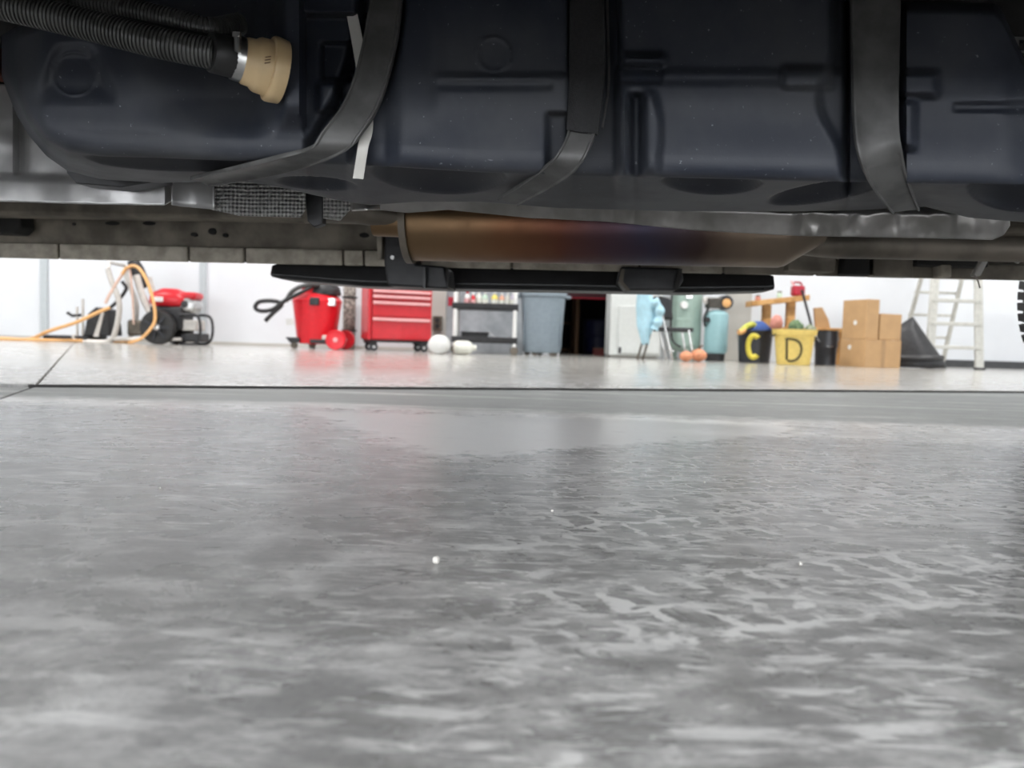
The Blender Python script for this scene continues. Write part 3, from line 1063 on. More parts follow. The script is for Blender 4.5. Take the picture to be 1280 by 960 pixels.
# ---- floor pan, frame rails and outer body
def vbox(x0, x1, d0, d1, z0, z1):
    """box in the vehicle frame: along, across, up"""
    m_ = MB()
    o_ = lambda s, d, z: AV * s + NV * d + Vector((0, 0, z))
    return m_.hull8([o_(x0, d0, z0), o_(x1, d0, z0), o_(x1, d1, z0), o_(x0, d1, z0)], [o_(x0, d0, z1), o_(x1, d0, z1), o_(x1, d1, z1), o_(x0, d1, z1)])


vbox(-3.6, 3.0, 0.62, 2.40, 0.66, 0.74).build('floor_pan', M_UNDER, van, world=True)
vbox(-3.6, 3.0, 1.36, 1.46, 0.47, 0.66).build('frame_rail', M_UNDER, van, world=True, bevel=0.01)
vbox(-3.6, 3.0, 2.00, 2.08, 0.50, 0.66).build('frame_rail', M_SILL, van, world=True, bevel=0.01)
for s in (-1.0, 0.75, 1.6):
    vbox(s, s + 0.10, 1.40, 2.25, 0.53, 0.66).build('cross_member', M_UNDER, van, world=True, bevel=0.01)
MB().box(V(-14, 78, 1.25), (0.06, 0.05, 0.05)).build('primer_bracket', M_RUST, van, world=True, bevel=0.004)
# clip at the tank's far corner
m = MB()
cc = V(1275, 50, 1.05)
m.box(cc, (0.03, 0.01, 0.004)).box(cc + Vector((0, 0, -.016)), (0.03, 0.01, 0.004)).box(cc + Vector((-.006, 0, -.008)), (0.004, 0.01, 0.016))
m.build('tank_clip', M_STEEL, van, world=True)
# near sill hangs above the view; body sides and roof
pr = [(0.52, 0.50), (0.55, 0.485), (0.64, 0.50), (0.66, 0.66), (0.50, 0.80), (0.46, 0.70)]
m = MB().hull8([AV * -2.2 + NV * u + Vector((0, 0, v)) for u, v in pr], [AV * 1.22 + NV * u + Vector((0, 0, v)) for u, v in pr])
m.build('sill', M_PAINT, van, world=True, bevel=0.01)
sil = [(-3.7, 0.55), (-3.7, 1.05), (-3.4, 1.25), (-2.5, 1.35), (-1.8, 2.2), (2.9, 2.25), (3.0, 2.1), (3.0, 0.62), (2.20, 0.62), (2.10, 0.80), (1.70, 0.92), (1.35, 0.80), (1.25, 0.72), (-2.25, 0.72), (-2.4, 0.80), (-2.75, 0.92), (-3.1, 0.80), (-3.2, 0.60)]
for d in (0.46, 2.36):
    MB().prism([AV * s + NV * d + Vector((0, 0, z)) for s, z in sil], NV * 0.05).build('body_side', M_PAINT, van, world=True, bevel=0.012)
m = MB()
top = [(-3.7, 0.60), (-3.7, 1.05), (-3.4, 1.25), (-2.5, 1.35), (-1.8, 2.2), (2.9, 2.25), (3.0, 2.1), (3.0, 0.62)]
m.grid([[AV * s + NV * d + Vector((0, 0, z)) for s, z in top] for d in (0.49, 1.0, 1.9, 2.38)])
m.build('body_skin', M_PAINT, van, world=True, solid=0.01)

# wheels
def wheel(s, d, inner):
    c_ = AV * s + NV * d + Vector((0, 0, 0.372))
    R_, W_ = 0.372, 0.235
    w0 = thing('wheel', (0, 0, 0), None, None)
    w0.parent = van
    w0.location = c_ - Vector(van.location)
    tm = MB().lathe([(0.21, -W_ / 2 + .01), (0.30, -W_ / 2 - .006), (R_ - .03, -W_ / 2 + .004), (R_ - .012, -W_ / 2 + .02), (R_ - .008, 0), (R_ - .012, W_ / 2 - .02), (R_ - .03, W_ / 2 - .004), (0.30, W_ / 2 + .006), (0.21, W_ / 2 - .01)], (0, 0, 0), NV, 72, close=False)
    for k in range(72):
        a = 2 * PI * k / 72
        e1 = Vector((AV.x * math.cos(a), AV.y * math.cos(a), math.sin(a)))
        e2 = Vector((-AV.x * math.sin(a), -AV.y * math.sin(a), math.cos(a)))
        for dd, sg in ((-0.082, 0.3), (-0.027, -0.3), (0.027, 0.3), (0.082, -0.3)):
            cc_ = e1 * (R_ - .006) + NV * dd
            A_, B_ = e2 * 0.011, NV * 0.022 + e2 * sg * 0.012
            lo_ = [cc_ - A_ - B_ - e1 * .006, cc_ + A_ - B_ - e1 * .006, cc_ + A_ + B_ - e1 * .006, cc_ - A_ + B_ - e1 * .006]
            tm.hull8(lo_, [p + e1 * .012 for p in lo_])
        cc_ = e1 * (R_ - .022)
        for sg in (-1, 1):
            p0 = cc_ + NV * sg * (W_ / 2 - .006)
            A_, B_ = e2 * 0.009, NV * 0.006
            lo_ = [p0 - A_ - B_ - e1 * .018, p0 + A_ - B_ - e1 * .018, p0 + A_ + B_ - e1 * .018, p0 - A_ + B_ - e1 * .018]
            tm.hull8(lo_, [p + e1 * .032 for p in lo_])
    tm.build('tyre', M_TYRE, w0, angle=30)
    MB().lathe([(0.02, -0.02), (0.06, -0.03), (0.07, 0.0), (0.17, 0.04), (0.20, 0.02), (0.215, -W_ / 2 + .02)], (0, 0, 0), NV * inner, 40).build('rim', M_PIPE, w0, angle=40)
    return w0


ws = 1.655
wheel(ws, 2.32, 1)
wheel(ws, 0.62, -1)
wheel(-2.75, 2.32, 1)
wheel(-2.75, 0.62, -1)
MB().tube([V(1270, 328, 2.15), V(1274, 324, 2.15), V(1290, 318, 2.15)], [0.006, 0.008, 0.008], 8).build('brake_hose', M_TIE, van, world=True)

# ================================================================== THE THINGS ALONG THE BACK WALL
class Spot:
    """a thing standing on the slab at depth Y; px/py give local metres"""

    def __init__(self, name, px, Y, label, cat, group=None, rz=0.0):
        self.Y = Y
        base = P(px, 440, Y)
        self.x0 = base.x
        self.t = thing(name, (base.x, Y, 0), label, cat, group, rz)

    def X(self, px, py=420):
        return P(px, py, self.Y).x - self.x0

    def Z(self, py, px):
        return P(px, py, self.Y).z

    def pt(self, px, py, y=0.0):
        q = P(px, py, self.Y)
        return Vector((q.x - self.x0, y, max(q.z, 0.0)))


# ---- pressure washer
S = Spot('pressure_washer', 170, 9.9, 'pressure washer with red engine cover, black wheels and pale tube frame', 'pressure washer')
t = S.t
p = S.pt
for yy in (-0.22, 0.22):
    pts = [p(104, 420, yy), p(112, 426, yy), p(146, 427, yy), p(156, 412, yy), p(160, 380, yy), p(150, 352, yy), p(146, 338, yy)]
    MB().tube(smooth_path(pts, 8), 0.034, 10).build('frame_tube', M_FRAME, t)
    pts = [p(152, 424, yy), p(196, 424, yy), p(236, 424, yy)]
    MB().tube(pts, 0.022, 10).build('frame_tube', M_FRAME, t)
MB().tube([p(148, 338, -.24), p(146, 330, -.2), p(146, 330, .2), p(148, 338, .24)], 0.022, 10).build('handle_bar', M_FRAME, t)
# broad pale legs of the upright handle
MB().tube(smooth_path([p(176, 345, -.12), p(184, 372, -.12), p(194, 392, -.12)], 8), [0.045] * 17, 12).build('handle_leg', M_FRAME, t)
MB().tube(smooth_path([p(176, 345, .2), p(184, 372, .2), p(194, 392, .2)], 8), [0.045] * 17, 12).build('handle_leg', M_FRAME, t)
MB().lathe([(0.02, -0.20), (0.07, -0.17), (0.09, -0.05), (0.085, 0.08), (0.06, 0.18), (0.02, 0.20)], p(174, 342, -.02), (0.45, 0, -1), 20).build('spray_gun_grip', M_BLK2, t)
MB().tube(smooth_path([p(155, 352, -.05), p(160, 362, -.05), p(148, 378, -.05), p(136, 388, -.05)], 8), 0.022, 10).build('spray_lance', M_BLK2, t)
MB().prism([p(130, 420, -.16), p(112, 421, -.16), p(118, 392, -.16), p(128, 384, -.16), p(142, 388, -.16), p(146, 420, -.16)], (0, .32, 0)).build('pump_cover', M_BLK2, t, bevel=0.02)
MB().prism([p(126, 421, -.18), p(132, 421, -.18), p(139, 392, -.18), p(136, 390, -.18)], (0, .04, 0)).build('pump_stripe', M_FRAME, t)
for px_ in (102, 109):
    MB().cyl(p(px_, 424, -.1), p(px_, 374 + (px_ - 102 < 3) * 10, -.1), 0.016, seg=10).build('upright', M_FRAME, t)
MB().tube([p(90, 391, -.1), p(96, 395, -.1), p(108, 394, -.1)], 0.02, 10).build('lever', M_BLK2, t)
MB().box((p(95, 426).x, 0, 0.05), (0.55, 0.5, 0.05)).build('base_plate', M_BLK2, t, bevel=0.01)
for yy in (-.27, .27):
    wc = p(210, 410, yy)
    wc.z = 0.215
    wh = MB().lathe([(0.10, -.045), (0.17, -.06), (0.205, -.055), (0.215, -.03), (0.215, .03), (0.205, .055), (0.17, .06), (0.10, .045)], wc, (0, 1, 0), 32).build('wheel', M_TYRE, t)
    m = MB().lathe([(0.03, -.07), (0.045, -.062), (0.045, .062), (0.03, .07)], wc, (0, 1, 0), 20)
    m.build('hub', M_STEEL, wh)
    m = MB()
    for k in range(7):
        a = 2 * PI * k / 7
        m.box(wc + Vector((math.cos(a) * .10, -0.058 if yy < 0 else .058, math.sin(a) * .10)), (0.13, 0.02, 0.025), ry=-a)
    m.build('spoke', M_BUCK, wh)
MB().tube([p(210, 410, -.27).to_2d().to_3d() + Vector((0, 0, .215)), p(210, 410, .27).to_2d().to_3d() + Vector((0, 0, .215))], 0.02, 10).build('axle', M_STEEL, t)
MB().box(p(215, 398), (0.42, 0.36, 0.30)).build('engine_block', M_BLK2, t, bevel=0.03)
m = MB()
rings = []
for z_, sx_, sy_ in ((383, .46, .34), (379, .52, .40), (372, .50, .40), (366, .40, .34), (361, .18, .2)):
    c_ = p(216 - (383 - z_) * 0.1, z_)
    rings.append([c_ + Vector((sx_ / 2 * math.copysign(abs(math.cos(a)) ** .6, math.cos(a)), sy_ / 2 * math.copysign(abs(math.sin(a)) ** .6, math.sin(a)), 0)) for a in [2 * PI * k / 24 for k in range(25)]])
m.grid(rings)
m.quad(*rings[-1][:24])
m.build('engine_cover', M_RED, t, angle=50)
MB().box(p(207, 375, -.205), (0.12, 0.02, 0.06)).build('cover_sticker', M_WHITE, t, bevel=0.005)
MB().box(p(235, 370), (0.30, 0.30, 0.09)).build('fuel_tank', M_RED, t, bevel=0.03)
MB().lathe([(0.03, -.17), (0.085, -.15), (0.10, -.10), (0.10, .10), (0.03, .12)], p(240, 382), (0, 1, 0), 24).build('muffler', M_STEEL, t)
MB().lathe([(0.02, -.19), (0.045, -.185), (0.045, -.16)], p(238, 381), (0, 1, 0), 16).build('muffler_cap', M_BLK2, t)
for yy in (-.2, .2):
    pts = [p(232, 394, yy), p(250, 394, yy), p(257, 400, yy), p(258, 418, yy), p(252, 429, yy), p(234, 430, yy)]
    MB().tube(smooth_path(pts, 6), 0.018, 10).build('guard_bar', M_BLK2, t)
MB().box(p(242, 407), (0.20, 0.3, 0.14)).build('carburettor_box', M_FRAME, t, bevel=0.02)
MB().box(p(244, 422), (0.24, 0.34, 0.11)).build('guard_foot', M_BLACK, t, bevel=0.02)
MB().box(p(178, 410), (0.30, 0.22, 0.2)).build('pump_body', M_PIPE, t, bevel=0.03)

# ---- its hose
S2 = Spot('pressure_hose', 60, 9.45, 'orange hose looped over the pressure washer and trailing along the floor', 'hose')
q = S2.pt
t = S2.t


def onf(px, y):
    return Vector((S2.X(px, 425), y, 0.016))


MB().tube(smooth_path([onf(-60, .0), onf(0, .05), onf(34, .03), q(62, 414, -.02), q(95, 403, .0), q(118, 391, .05), q(132, 384, .1)], 10), 0.022, 10).build('hose_run', M_ORANGE, t)
MB().tube(smooth_path([onf(-60, -.25), onf(10, -.2), onf(55, -.10), onf(92, .22), onf(120, .42), onf(148, .25), onf(163, -.02), q(175, 424, .0), q(186, 412, .03), q(190, 398, .08), q(186, 372, .1), q(174, 345, .15), q(160, 331, .2), q(148, 333, .2), q(142, 341, .2)], 10), 0.019, 10).build('hose_loop', M_ORANGE, t)
MB().tube(smooth_path([q(147, 333, .24), q(138, 346, .22), q(127, 366, .2), q(121, 378, .2)], 10), 0.018, 10).build('hose_end', M_PALEH, t)
MB().tube(smooth_path([q(150, 334, .24), q(153, 350, .22), q(156, 380, .2), q(157, 405, .2)], 10), 0.012, 10).build('hose_end', M_PALEH, t)

# ---- shop vacuum
S = Spot('shop_vacuum', 396, 9.8, 'red wet and dry shop vacuum with black lid and hose', 'vacuum cleaner')
t, p = S.t, S.pt
cx = S.X(396)
zz = lambda py: S.Z(py, 396)
MB().lathe([(0.20, zz(430)), (0.235, zz(429)), (0.245, zz(424)), (0.295, zz(385)), (0.30, zz(382)), (0.30, zz(378))], (cx, 0, 0), seg=36).build('drum', M_VRED, t)
lid = MB().lathe([(0.305, zz(380)), (0.31, zz(376)), (0.27, zz(371)), (0.20, zz(367)), (0.19, zz(360)), (0.13, zz(356)), (0.02, zz(355))], (cx, 0, 0), seg=36).build('lid', M_VRED, t)
MB().lathe([(0.215, zz(369)), (0.22, zz(366)), (0.20, zz(359)), (0.15, zz(354)), (0.02, zz(353))], (cx + .08, 0, 0), seg=30).build('motor_head', M_BLK2, t)
for px_, yy in ((400, -.29), (418, -.2)):
    MB().box((S.X(px_), yy, zz(378)), (0.12, 0.06, 0.10)).build('latch', M_BLK2 if px_ < 410 else M_STEEL, t, bevel=0.015)
MB().tube(smooth_path([p(398, 358, -.2), p(385, 368, -.34), p(366, 378, -.36), p(352, 388, -.36), p(338, 390, -.36), p(331, 386, -.36), p(336, 379, -.36), p(352, 378, -.34), p(362, 382, -.33), p(352, 393, -.36), p(343, 402, -.36)], 10), 0.026, 12).build('suction_hose', M_RUB, t)
MB().tube(smooth_path([p(366, 378, -.3), p(374, 366, -.3), p(388, 359, -.28), p(404, 357, -.2)], 10), 0.028, 12).build('suction_hose', M_HOSE, t)
MB().prism([p(365, 399, -.285), p(374, 399, -.30), p(374, 406, -.29), p(366, 407, -.275)], (0, .03, 0)).build('sticker', M_WHITE, t)
for px_, yy in ((373, -.15), (385, .25)):
    bx_ = S.X(px_)
    MB().prism([Vector((bx_ - .11, yy - .05, .14)), Vector((bx_ + .07, yy - .05, .14)), Vector((bx_ + .07, yy - .05, .08)), Vector((bx_ - .05, yy - .05, .07))], (0, .1, 0)).build('caster_arm', M_BLK2, t, bevel=0.01)
    MB().lathe([(0.015, -.03), (0.04, -.025), (0.042, .025), (0.015, .03)], (bx_ - .01, yy, .042), (0, 1, 0), 20).build('caster', M_PIPE, t)
for yy in (-.27, .27):
    wc = Vector((S.X(426), yy, 0.125))
    wh = MB().lathe([(0.09, -.03), (0.118, -.035), (0.125, -.02), (0.125, .02), (0.118, .035), (0.09, .03)], wc, (0, 1, 0), 30).build('rear_wheel', M_VRED, t)
    MB().lathe([(0.02, -.028), (0.09, -.022), (0.095, .022), (0.02, .028)], wc, (0, 1, 0), 24).build('wheel_disc', M_VRED, wh)
    MB().lathe([(0.008, -.04), (0.03, -.036), (0.03, .036), (0.008, .04)], wc, (0, 1, 0), 16).build('hub_cap', M_PINK, wh)
MB().tube([Vector((S.X(426), -.27, .125)), Vector((S.X(426), .27, .125))], .012, 8).build('axle', M_STEEL, t)
MB().box((S.X(414), -0.2, 0.13), (0.14, 0.06, 0.10)).build('wheel_mount', M_FRAME, t, bevel=.02)
MB().box((S.X(410), 0.0, 0.10), (0.34, 0.5, 0.05)).build('wheel_carrier', M_BLK2, t, bevel=.01)

# ---- roll of mottled fabric
S = Spot('carpet_roll', 436, 10.5, 'mottled grey brown fabric roll standing between shop vacuum and tool chest', 'carpet roll')
m = MB()
rr = []
for k in range(60):
    a = k / 60 * 6 * PI
    r_ = 0.03 + 0.062 * k / 60
    rr.append((r_ * math.cos(a), r_ * math.sin(a)))
m.grid([[(x, y, 0.0) for x, y in rr], [(x, y, 0.45) for x, y in rr], [(x, y, 0.92) for x, y in rr]])
m.build('rolled_sheet', M_MOTT, S.t, solid=0.008)
for z_ in (0.25, 0.7):
    MB().lathe([(0.096, -.012), (0.102, -.01), (0.102, .01), (0.096, .012)], (0, 0, z_), seg=24, close=False).build('tie_band', M_BLK2, S.t)

# ---- tool chest on casters, left side turned to us
S = Spot('tool_chest', 494, 9.85, 'red rolling steel tool chest with pale drawer pulls', 'tool chest', rz=math.radians(21))
t = S.t
Wd, Dp = 0.80, 0.48
zb, zt = S.Z(425, 494), 0.98
MB().box((0, 0.01, (zb + zt) / 2), (Wd, Dp, zt - zb)).build('cabinet', M_RED, t, bevel=0.008)
dz = [(363.5, 369), (370, 376.5), (377.5, 396.5), (397.5, 424)]
dz = [(S.Z(b, 494), S.Z(a, 494)) for a, b in dz]
dz.append((dz[0][1] + 0.008, zt - 0.02))
for a, b in dz:
    dr_ = MB().box((0.015, -Dp / 2 - 0.006, (a + b) / 2), (Wd - 0.07, 0.03, b - a - 0.006)).build('drawer', M_RED, t, bevel=0.004)
    MB().box((0.015, -Dp / 2 - 0.034, b - 0.028), (Wd - 0.075, 0.028, 0.034)).build('drawer_pull', M_PINK, dr_, bevel=0.006)
for x in (-Wd / 2 + .02, Wd / 2 - .018):
    MB().box((x, -Dp / 2 - .004, (zb + zt) / 2), (0.035, 0.03, zt - zb)).build('corner_post', M_RED, t, bevel=0.004)
MB().box((0, 0.01, zb - .012), (Wd - .05, Dp - .05, 0.04)).build('chassis', M_BLACK, t)
for x in (-Wd / 2 + .08, Wd / 2 - .08):
    for y in (-Dp / 2 + .07, Dp / 2 - .07):
        cs = MB().box((x, y, zb - .03), (0.09, 0.08, 0.05)).build('caster_fork', M_BLK2, t, bevel=0.006)
        MB().lathe([(0.015, -.022), (0.05, -.02), (0.053, 0), (0.05, .02), (0.015, .022)], (x + .01, y, 0.053), (0, 1, 0), 20).build('caster_wheel', M_BUCK, cs)
        MB().lathe([(0.004, -.027), (0.02, -.025), (0.02, .025), (0.004, .027)], (x + .01, y, 0.053), (0, 1, 0), 12).build('caster_hub', M_STEEL, cs)

# ---- outlet on the warm grey pillar
S = Spot('wall_outlet', 546, 10.72, 'dark electrical outlet box on the warm grey pillar', 'outlet')
S.t.location.z = S.Z(404, 546) - 0.1
MB().box((0, 0, 0.1), (0.13, 0.06, 0.20)).build('outlet_box', M_PIPE, S.t, bevel=0.008)
for z_ in (0.06, 0.14):
    MB().lathe([(0.03, -.012), (0.034, 0)], (0, -.03, z_), (0, 1, 0), 16).build('socket', M_BLK2, S.t)

# ---- utility cart with bottles
S = Spot('utility_cart', 607, 9.95, 'utility cart with white posts and two black shelves', 'cart')
t, p = S.t, S.pt
xl, xr = S.X(570), S.X(643)
for x in (xl, xr):
    for y in (-.22, .22):
        MB().cyl((x, y, 0.10), (x, y, 1.02), 0.027, seg=14).build('post', M_WHITE, t)
z1 = S.Z(386, 607)
z2 = S.Z(427, 607)
for z_ in (z1, z2, 0.99):
    sh = MB().box(((xl + xr) / 2, 0, z_), (xr - xl + .08, 0.50, 0.035)).build('shelf', M_BLK2, t, bevel=.006)
    for y in (-.25, .25):
        MB().box(((xl + xr) / 2, y, z_ + .03), (xr - xl + .08, 0.015, 0.06)).build('shelf_lip', M_BLK2, sh, bevel=.004)
for x in (xl, xr):
    for y in (-.22, .22):
        MB().lathe([(0.012, -.02), (0.05, -.018), (0.052, 0), (0.05, .018), (0.012, .02)], (x, y, 0.052), (0, 1, 0), 18).build('caster', M_PIPE, t)
cart = (S.x0, S.Y)
bots = [(561, 0.11, .05, M_DRED, 'squat dark red can with pale top on cart shelf', 'can'), (584, 0.19, .048, M_WHITE, 'white spray bottle beside a red one on cart shelf', 'bottle'),
        (591.5, 0.17, .034, M_RED, 'slim red bottle between two white bottles on cart shelf', 'bottle'), (598, 0.21, .045, M_IVORY, 'ivory white bottle next to pale green bottle on cart shelf', 'bottle'),
        (606, 0.19, .046, M_BOTG, 'pale green bottle on cart shelf', 'bottle'), (618, 0.19, .05, M_BOTY, 'yellow bottle on cart shelf', 'bottle'),
        (627, 0.18, .040, M_BOTO, 'salmon orange bottle on cart shelf', 'bottle'), (634.5, 0.19, .036, M_IVORY, 'ivory white bottle next to lilac bottle on cart shelf', 'bottle'), (645, 0.20, .044, M_LILAC, 'lilac grey bottle at the cart post', 'bottle')]
for px_, h_, r_, mm, lab, ct in bots:
    r_ *= .86
    b_ = thing('bottle' if ct == 'bottle' else 'paint_can', (P(px_ - 4 * (px_ == 645), 385, 9.82).x if px_ != 561 else P(564, 385, 9.82).x, 9.83 - .06 * (px_ == 591.5), z1 + .0176), lab, ct)
    MB().lathe([(r_ * .9, 0), (r_, .008), (r_, h_ * .62), (r_ * .8, h_ * .75), (r_ * .4, h_ * .84), (r_ * .4, h_ * .88)] if ct == 'bottle' else [(r_, 0), (r_, h_), (r_ * .9, h_), (r_ * .85, h_ - .01)], seg=20).build('body', mm, b_)
    if ct == 'bottle':
        MB().lathe([(r_ * .46, h_ * .85), (r_ * .46, h_), (r_ * .3, h_ + .01)], seg=14).build('cap', M_RED if mm in (M_WHITE,) else M_WHITE, b_)
        MB().lathe([(r_ * 1.01, h_ * .18), (r_ * 1.015, h_ * .2), (r_ * 1.015, h_ * .5), (r_ * 1.01, h_ * .52)], seg=20, close=False).build('paper_label', M_PINK if mm in (M_WHITE, M_RED) else M_IVORY, b_)
    else:
        MB().lathe([(r_ * .88, h_ - .004), (r_ * .88, h_ + .004)], seg=20).build('lid', M_PINK, b_)
# paper on the lower shelf
pp = thing('paper_sheet', (cart[0] + .20, cart[1] - .12, z2 + .022), 'curled white paper sheet on the lower cart shelf', 'paper')
m = MB()
m.grid([[(-.16 + .32 * i / 12, -.09 + .2 * j, .008 + .10 * max(0, (6 - i) / 6) ** 2 * .9 + .01 * math.sin(i)) for i in range(13)] for j in (0, 1)])
m.build('sheet', M_WHITE, pp, solid=.004)
cr = thing('crate', (cart[0] - .14, cart[1], z2 + .018), 'low black crate on the lower cart shelf', 'crate')
MB().box((0, 0, .045), (.34, .3, .09)).build('crate_body', M_BLACK, cr, bevel=.01)
MB().box((0, 0, .095), (.36, .32, .015)).build('crate_rim', M_BLK2, cr, bevel=.004)

# ---- white jugs lying on the floor
for px_, Y_, r_, Lg, an, lab in ((550, 9.0, .112, .26, 1.35, 'round white jug lying on floor beside the tool chest'), (580, 9.1, .082, .24, 0.25, 'slim ivory jug lying on floor below the cart')):
    x_ = P(px_, 436, Y_).x
    jg = thing('plastic_jug', (x_, Y_, 0), lab, 'jug')
    d_ = Vector((math.cos(an), math.sin(an), 0))
    MB().lathe([(r_ * .7, -Lg / 2), (r_ * .95, -Lg / 2 + .02), (r_, -Lg / 2 + .05), (r_, Lg * .18), (r_ * .8, Lg * .34), (r_ * .4, Lg * .44), (r_ * .35, Lg * .5)], (0, 0, r_), d_, 28).build('body', M_WHITE if px_ < 560 else M_IVORY, jg, angle=50)
    MB().lathe([(r_ * .4, Lg * .5), (r_ * .4, Lg * .6)], (0, 0, r_), d_, 18).build('cap', M_IVORY, jg)

# ---- grey round can on a dolly
S = Spot('trash_can', 677, 9.9, 'round grey plastic trash can with rim handles on a wheeled dolly', 'trash can')
t, p = S.t, S.pt
k_ = lambda py: S.Z(py, 677)
MB().lathe([(0.20, k_(441)), (0.235, k_(440)), (0.245, k_(436)), (0.262, k_(405)), (0.282, k_(372)), (0.30, k_(371)), (0.305, k_(366)), (0.295, k_(364)), (0.27, k_(366)), (0.23, k_(430))], seg=40).build('can_body', M_GREYC, t)
for s in (-1, 1):
    MB().tube(smooth_path([(s * .28, -.07, k_(371)), (s * .335, -.05, k_(371)), (s * .335, .05, k_(371)), (s * .28, .07, k_(371))], 6), .018, 10).build('handle', M_GREYC, t)
for a in (0.5, 2.6):
    MB().box((0.268 * math.cos(a + PI), 0.268 * math.sin(a + PI), k_(404)), (.02, .03, .60), rz=a, ry=0).build('rib', M_GREYC, t, bevel=.006)
MB().lathe([(0.23, .075), (0.24, .08), (0.24, .10), (0.23, .105)], seg=30).build('dolly_ring', M_BLK2, t)
for a in (0.4, 1.66, 2.9, 4.2, 5.4):
    MB().lathe([(0.01, -.018), (0.04, -.016), (0.04, .016), (0.01, .018)], (0.19 * math.cos(a), 0.19 * math.sin(a), .04), (0, 1, 0), 16).build('dolly_caster', M_PIPE, t)

# ---- inside the store room
S = Spot('timber_post', 720, 11.6, 'brown timber post leaning inside the dark doorway', 'post')
MB().box((0, 0, .93), (.055, .055, 1.86)).build('timber', M_BROWN, S.t, bevel=.004)
MB().box((0, 0, .01), (.08, .08, .02)).build('foot', M_BROWN, S.t)
S = Spot('barrel', 748, 12.2, 'dark blue barrel standing inside the dark doorway', 'barrel')
MB().lathe([(.22, 0.01), (.25, .02), (.26, .25), (.25, .27), (.26, .29), (.26, .52), (.25, .54), (.22, .55)], seg=28).build('drum', mat('dark_blue_drum', (.008, .012, .05), .5), S.t)
MB().lathe([(.03, .545), (.03, .57)], (.1, -.1, 0), seg=12).build('bung', M_PIPE, S.t)
S = Spot('red_crate', 748, 11.25, 'small red crate on the floor just inside the doorway', 'crate')
MB().box((0, 0, .05), (.15, .2, .1)).build('crate_body', mat('dull_red', (.10, .012, .012), .6), S.t, bevel=.008)
MB().box((0, 0, .105), (.16, .21, .012)).build('crate_rim', M_BROWN, S.t)
S = Spot('store_shelf', 690, 13.2, 'dark brown shelf rack inside the doorway', 'shelf')
for z_ in (.05, .5, .95):
    MB().box((0, 0, z_), (.7, .4, .03)).build('shelf_board', M_BROWN, S.t)
for x in (-.33, .33):
    MB().box((x, 0, .5), (.04, .4, 1.0)).build('shelf_side', M_BROWN, S.t)
S = Spot('red_banner', 735, 11.0, 'dark red rolled blind above the doorway', 'blind')
S.t.location.z = S.Z(372, 735)
MB().box((0, -.0, .3), (dx1 - dx0, .06, .6)).build('curtain', mat('dark_red_cloth', (.035, .003, .006), .9), S.t, bevel=.01)
MB().cyl((-(dx1 - dx0) / 2, 0, .0), ((dx1 - dx0) / 2, 0, .0), .02, seg=10).build('hem_bar', M_DRED, S.t)

# ---- white cabinet
S = Spot('white_cabinet', 789, 10.35, 'tall white enamel cabinet right of the dark doorway', 'cabinet')
t = S.t
xa, xb = S.X(759), S.X(822)
MB().box(((xa + xb) / 2, 0, .78), (xb - xa, .5, 1.5)).build('carcass', M_CABW, t, bevel=.01)
zt_ = S.Z(383, 780)
dr_ = MB().box(((S.X(769) + xb - .02) / 2, -.255, (zt_ + .06) / 2), (xb - .02 - S.X(769), .03, zt_ - .06)).build('door', M_CABW, t, bevel=.008)
MB().box((xb - .06, -.275, zt_ - .2), (.02, .02, .12)).build('handle', M_STEEL, dr_, bevel=.004)
MB().box((S.X(772), -.262, .10), (.035, .03, .08)).build('hinge', M_BLK2, t, bevel=.004)
MB().box(((xa + xb) / 2, .02, .02), (xb - xa - .06, .42, .04)).build('plinth', M_WALLG, t)

# ---- chair with light blue garment
S = Spot('folding_chair', 832, 9.35, 'grey metal folding chair with black seat and backrest', 'chair')
t, p = S.t, S.pt
zs = S.Z(412, 838)
xs0, xs1 = S.X(816), S.X(862)
MB().box(((xs0 + xs1) / 2, 0, zs), (xs1 - xs0, .40, .05)).build('seat', M_BLACK, t, bevel=.01)
MB().prism([p(819, 370, -.18), p(834, 374, -.18), p(838, 400, -.18), p(826, 398, -.18)], (0, .36, 0)).build('backrest', M_BLK2, t, bevel=.01)
for yy in (-.19, .19):
    MB().tube([p(818, 372, yy), p(826, 404, yy), Vector((S.X(837, 446), yy, .0))], .014, 10).build('leg', M_STEEL, t)
    MB().tube([Vector((S.X(856), yy, zs)), Vector((S.X(863, 446), yy, .0))], .014, 10).build('leg', M_STEEL, t)
    MB().tube([Vector((S.X(812), yy, zs + .05)), Vector((S.X(800, 446), yy, .0))], .014, 10).build('leg', M_PIPE, t)
    MB().tube([Vector((S.X(812), yy * .9, zs + .05)), Vector((S.X(822), yy * .9, zs - .01)), Vector((xs1 - .02, yy * .9, zs - .01))], .012, 10).build('seat_rail', M_STEEL, t)
MB().tube([Vector((S.X(838, 434), -.19, .12)), Vector((S.X(838, 434), .19, .12))], .01, 8).build('stretcher', M_STEEL, t)
S2 = Spot('light_blue_jacket', 808, 9.15, 'light blue jacket draped over the back of the folding chair', 'jacket')
S2.t.location.z = 0
q = S2.pt
rows_ = []
wl = interp([(350, 802), (370, 796), (385, 795), (408, 796), (418, 799), (430, 802)])
wr = interp([(350, 812), (370, 815), (385, 823), (400, 823), (410, 817), (420, 812), (430, 811)])
for j in range(30):
    y_ = 350 + 80 * j / 29
    a_, b_ = q(wl(y_), y_), q(wr(y_), y_)
    rws = []
    for i in range(25):
        th = 2 * PI * i / 24
        cxx = (a_ + b_) / 2
        hw = (b_ - a_).length / 2
        fold = 1 + .12 * math.sin(th * 5 + j * .15) + .05 * math.sin(th * 9)
        rws.append(Vector((cxx.x + hw * math.cos(th), .0 + .09 * math.sin(th) * fold, cxx.z + .012 * math.sin(th * 3))))
    rows_.append(rws)
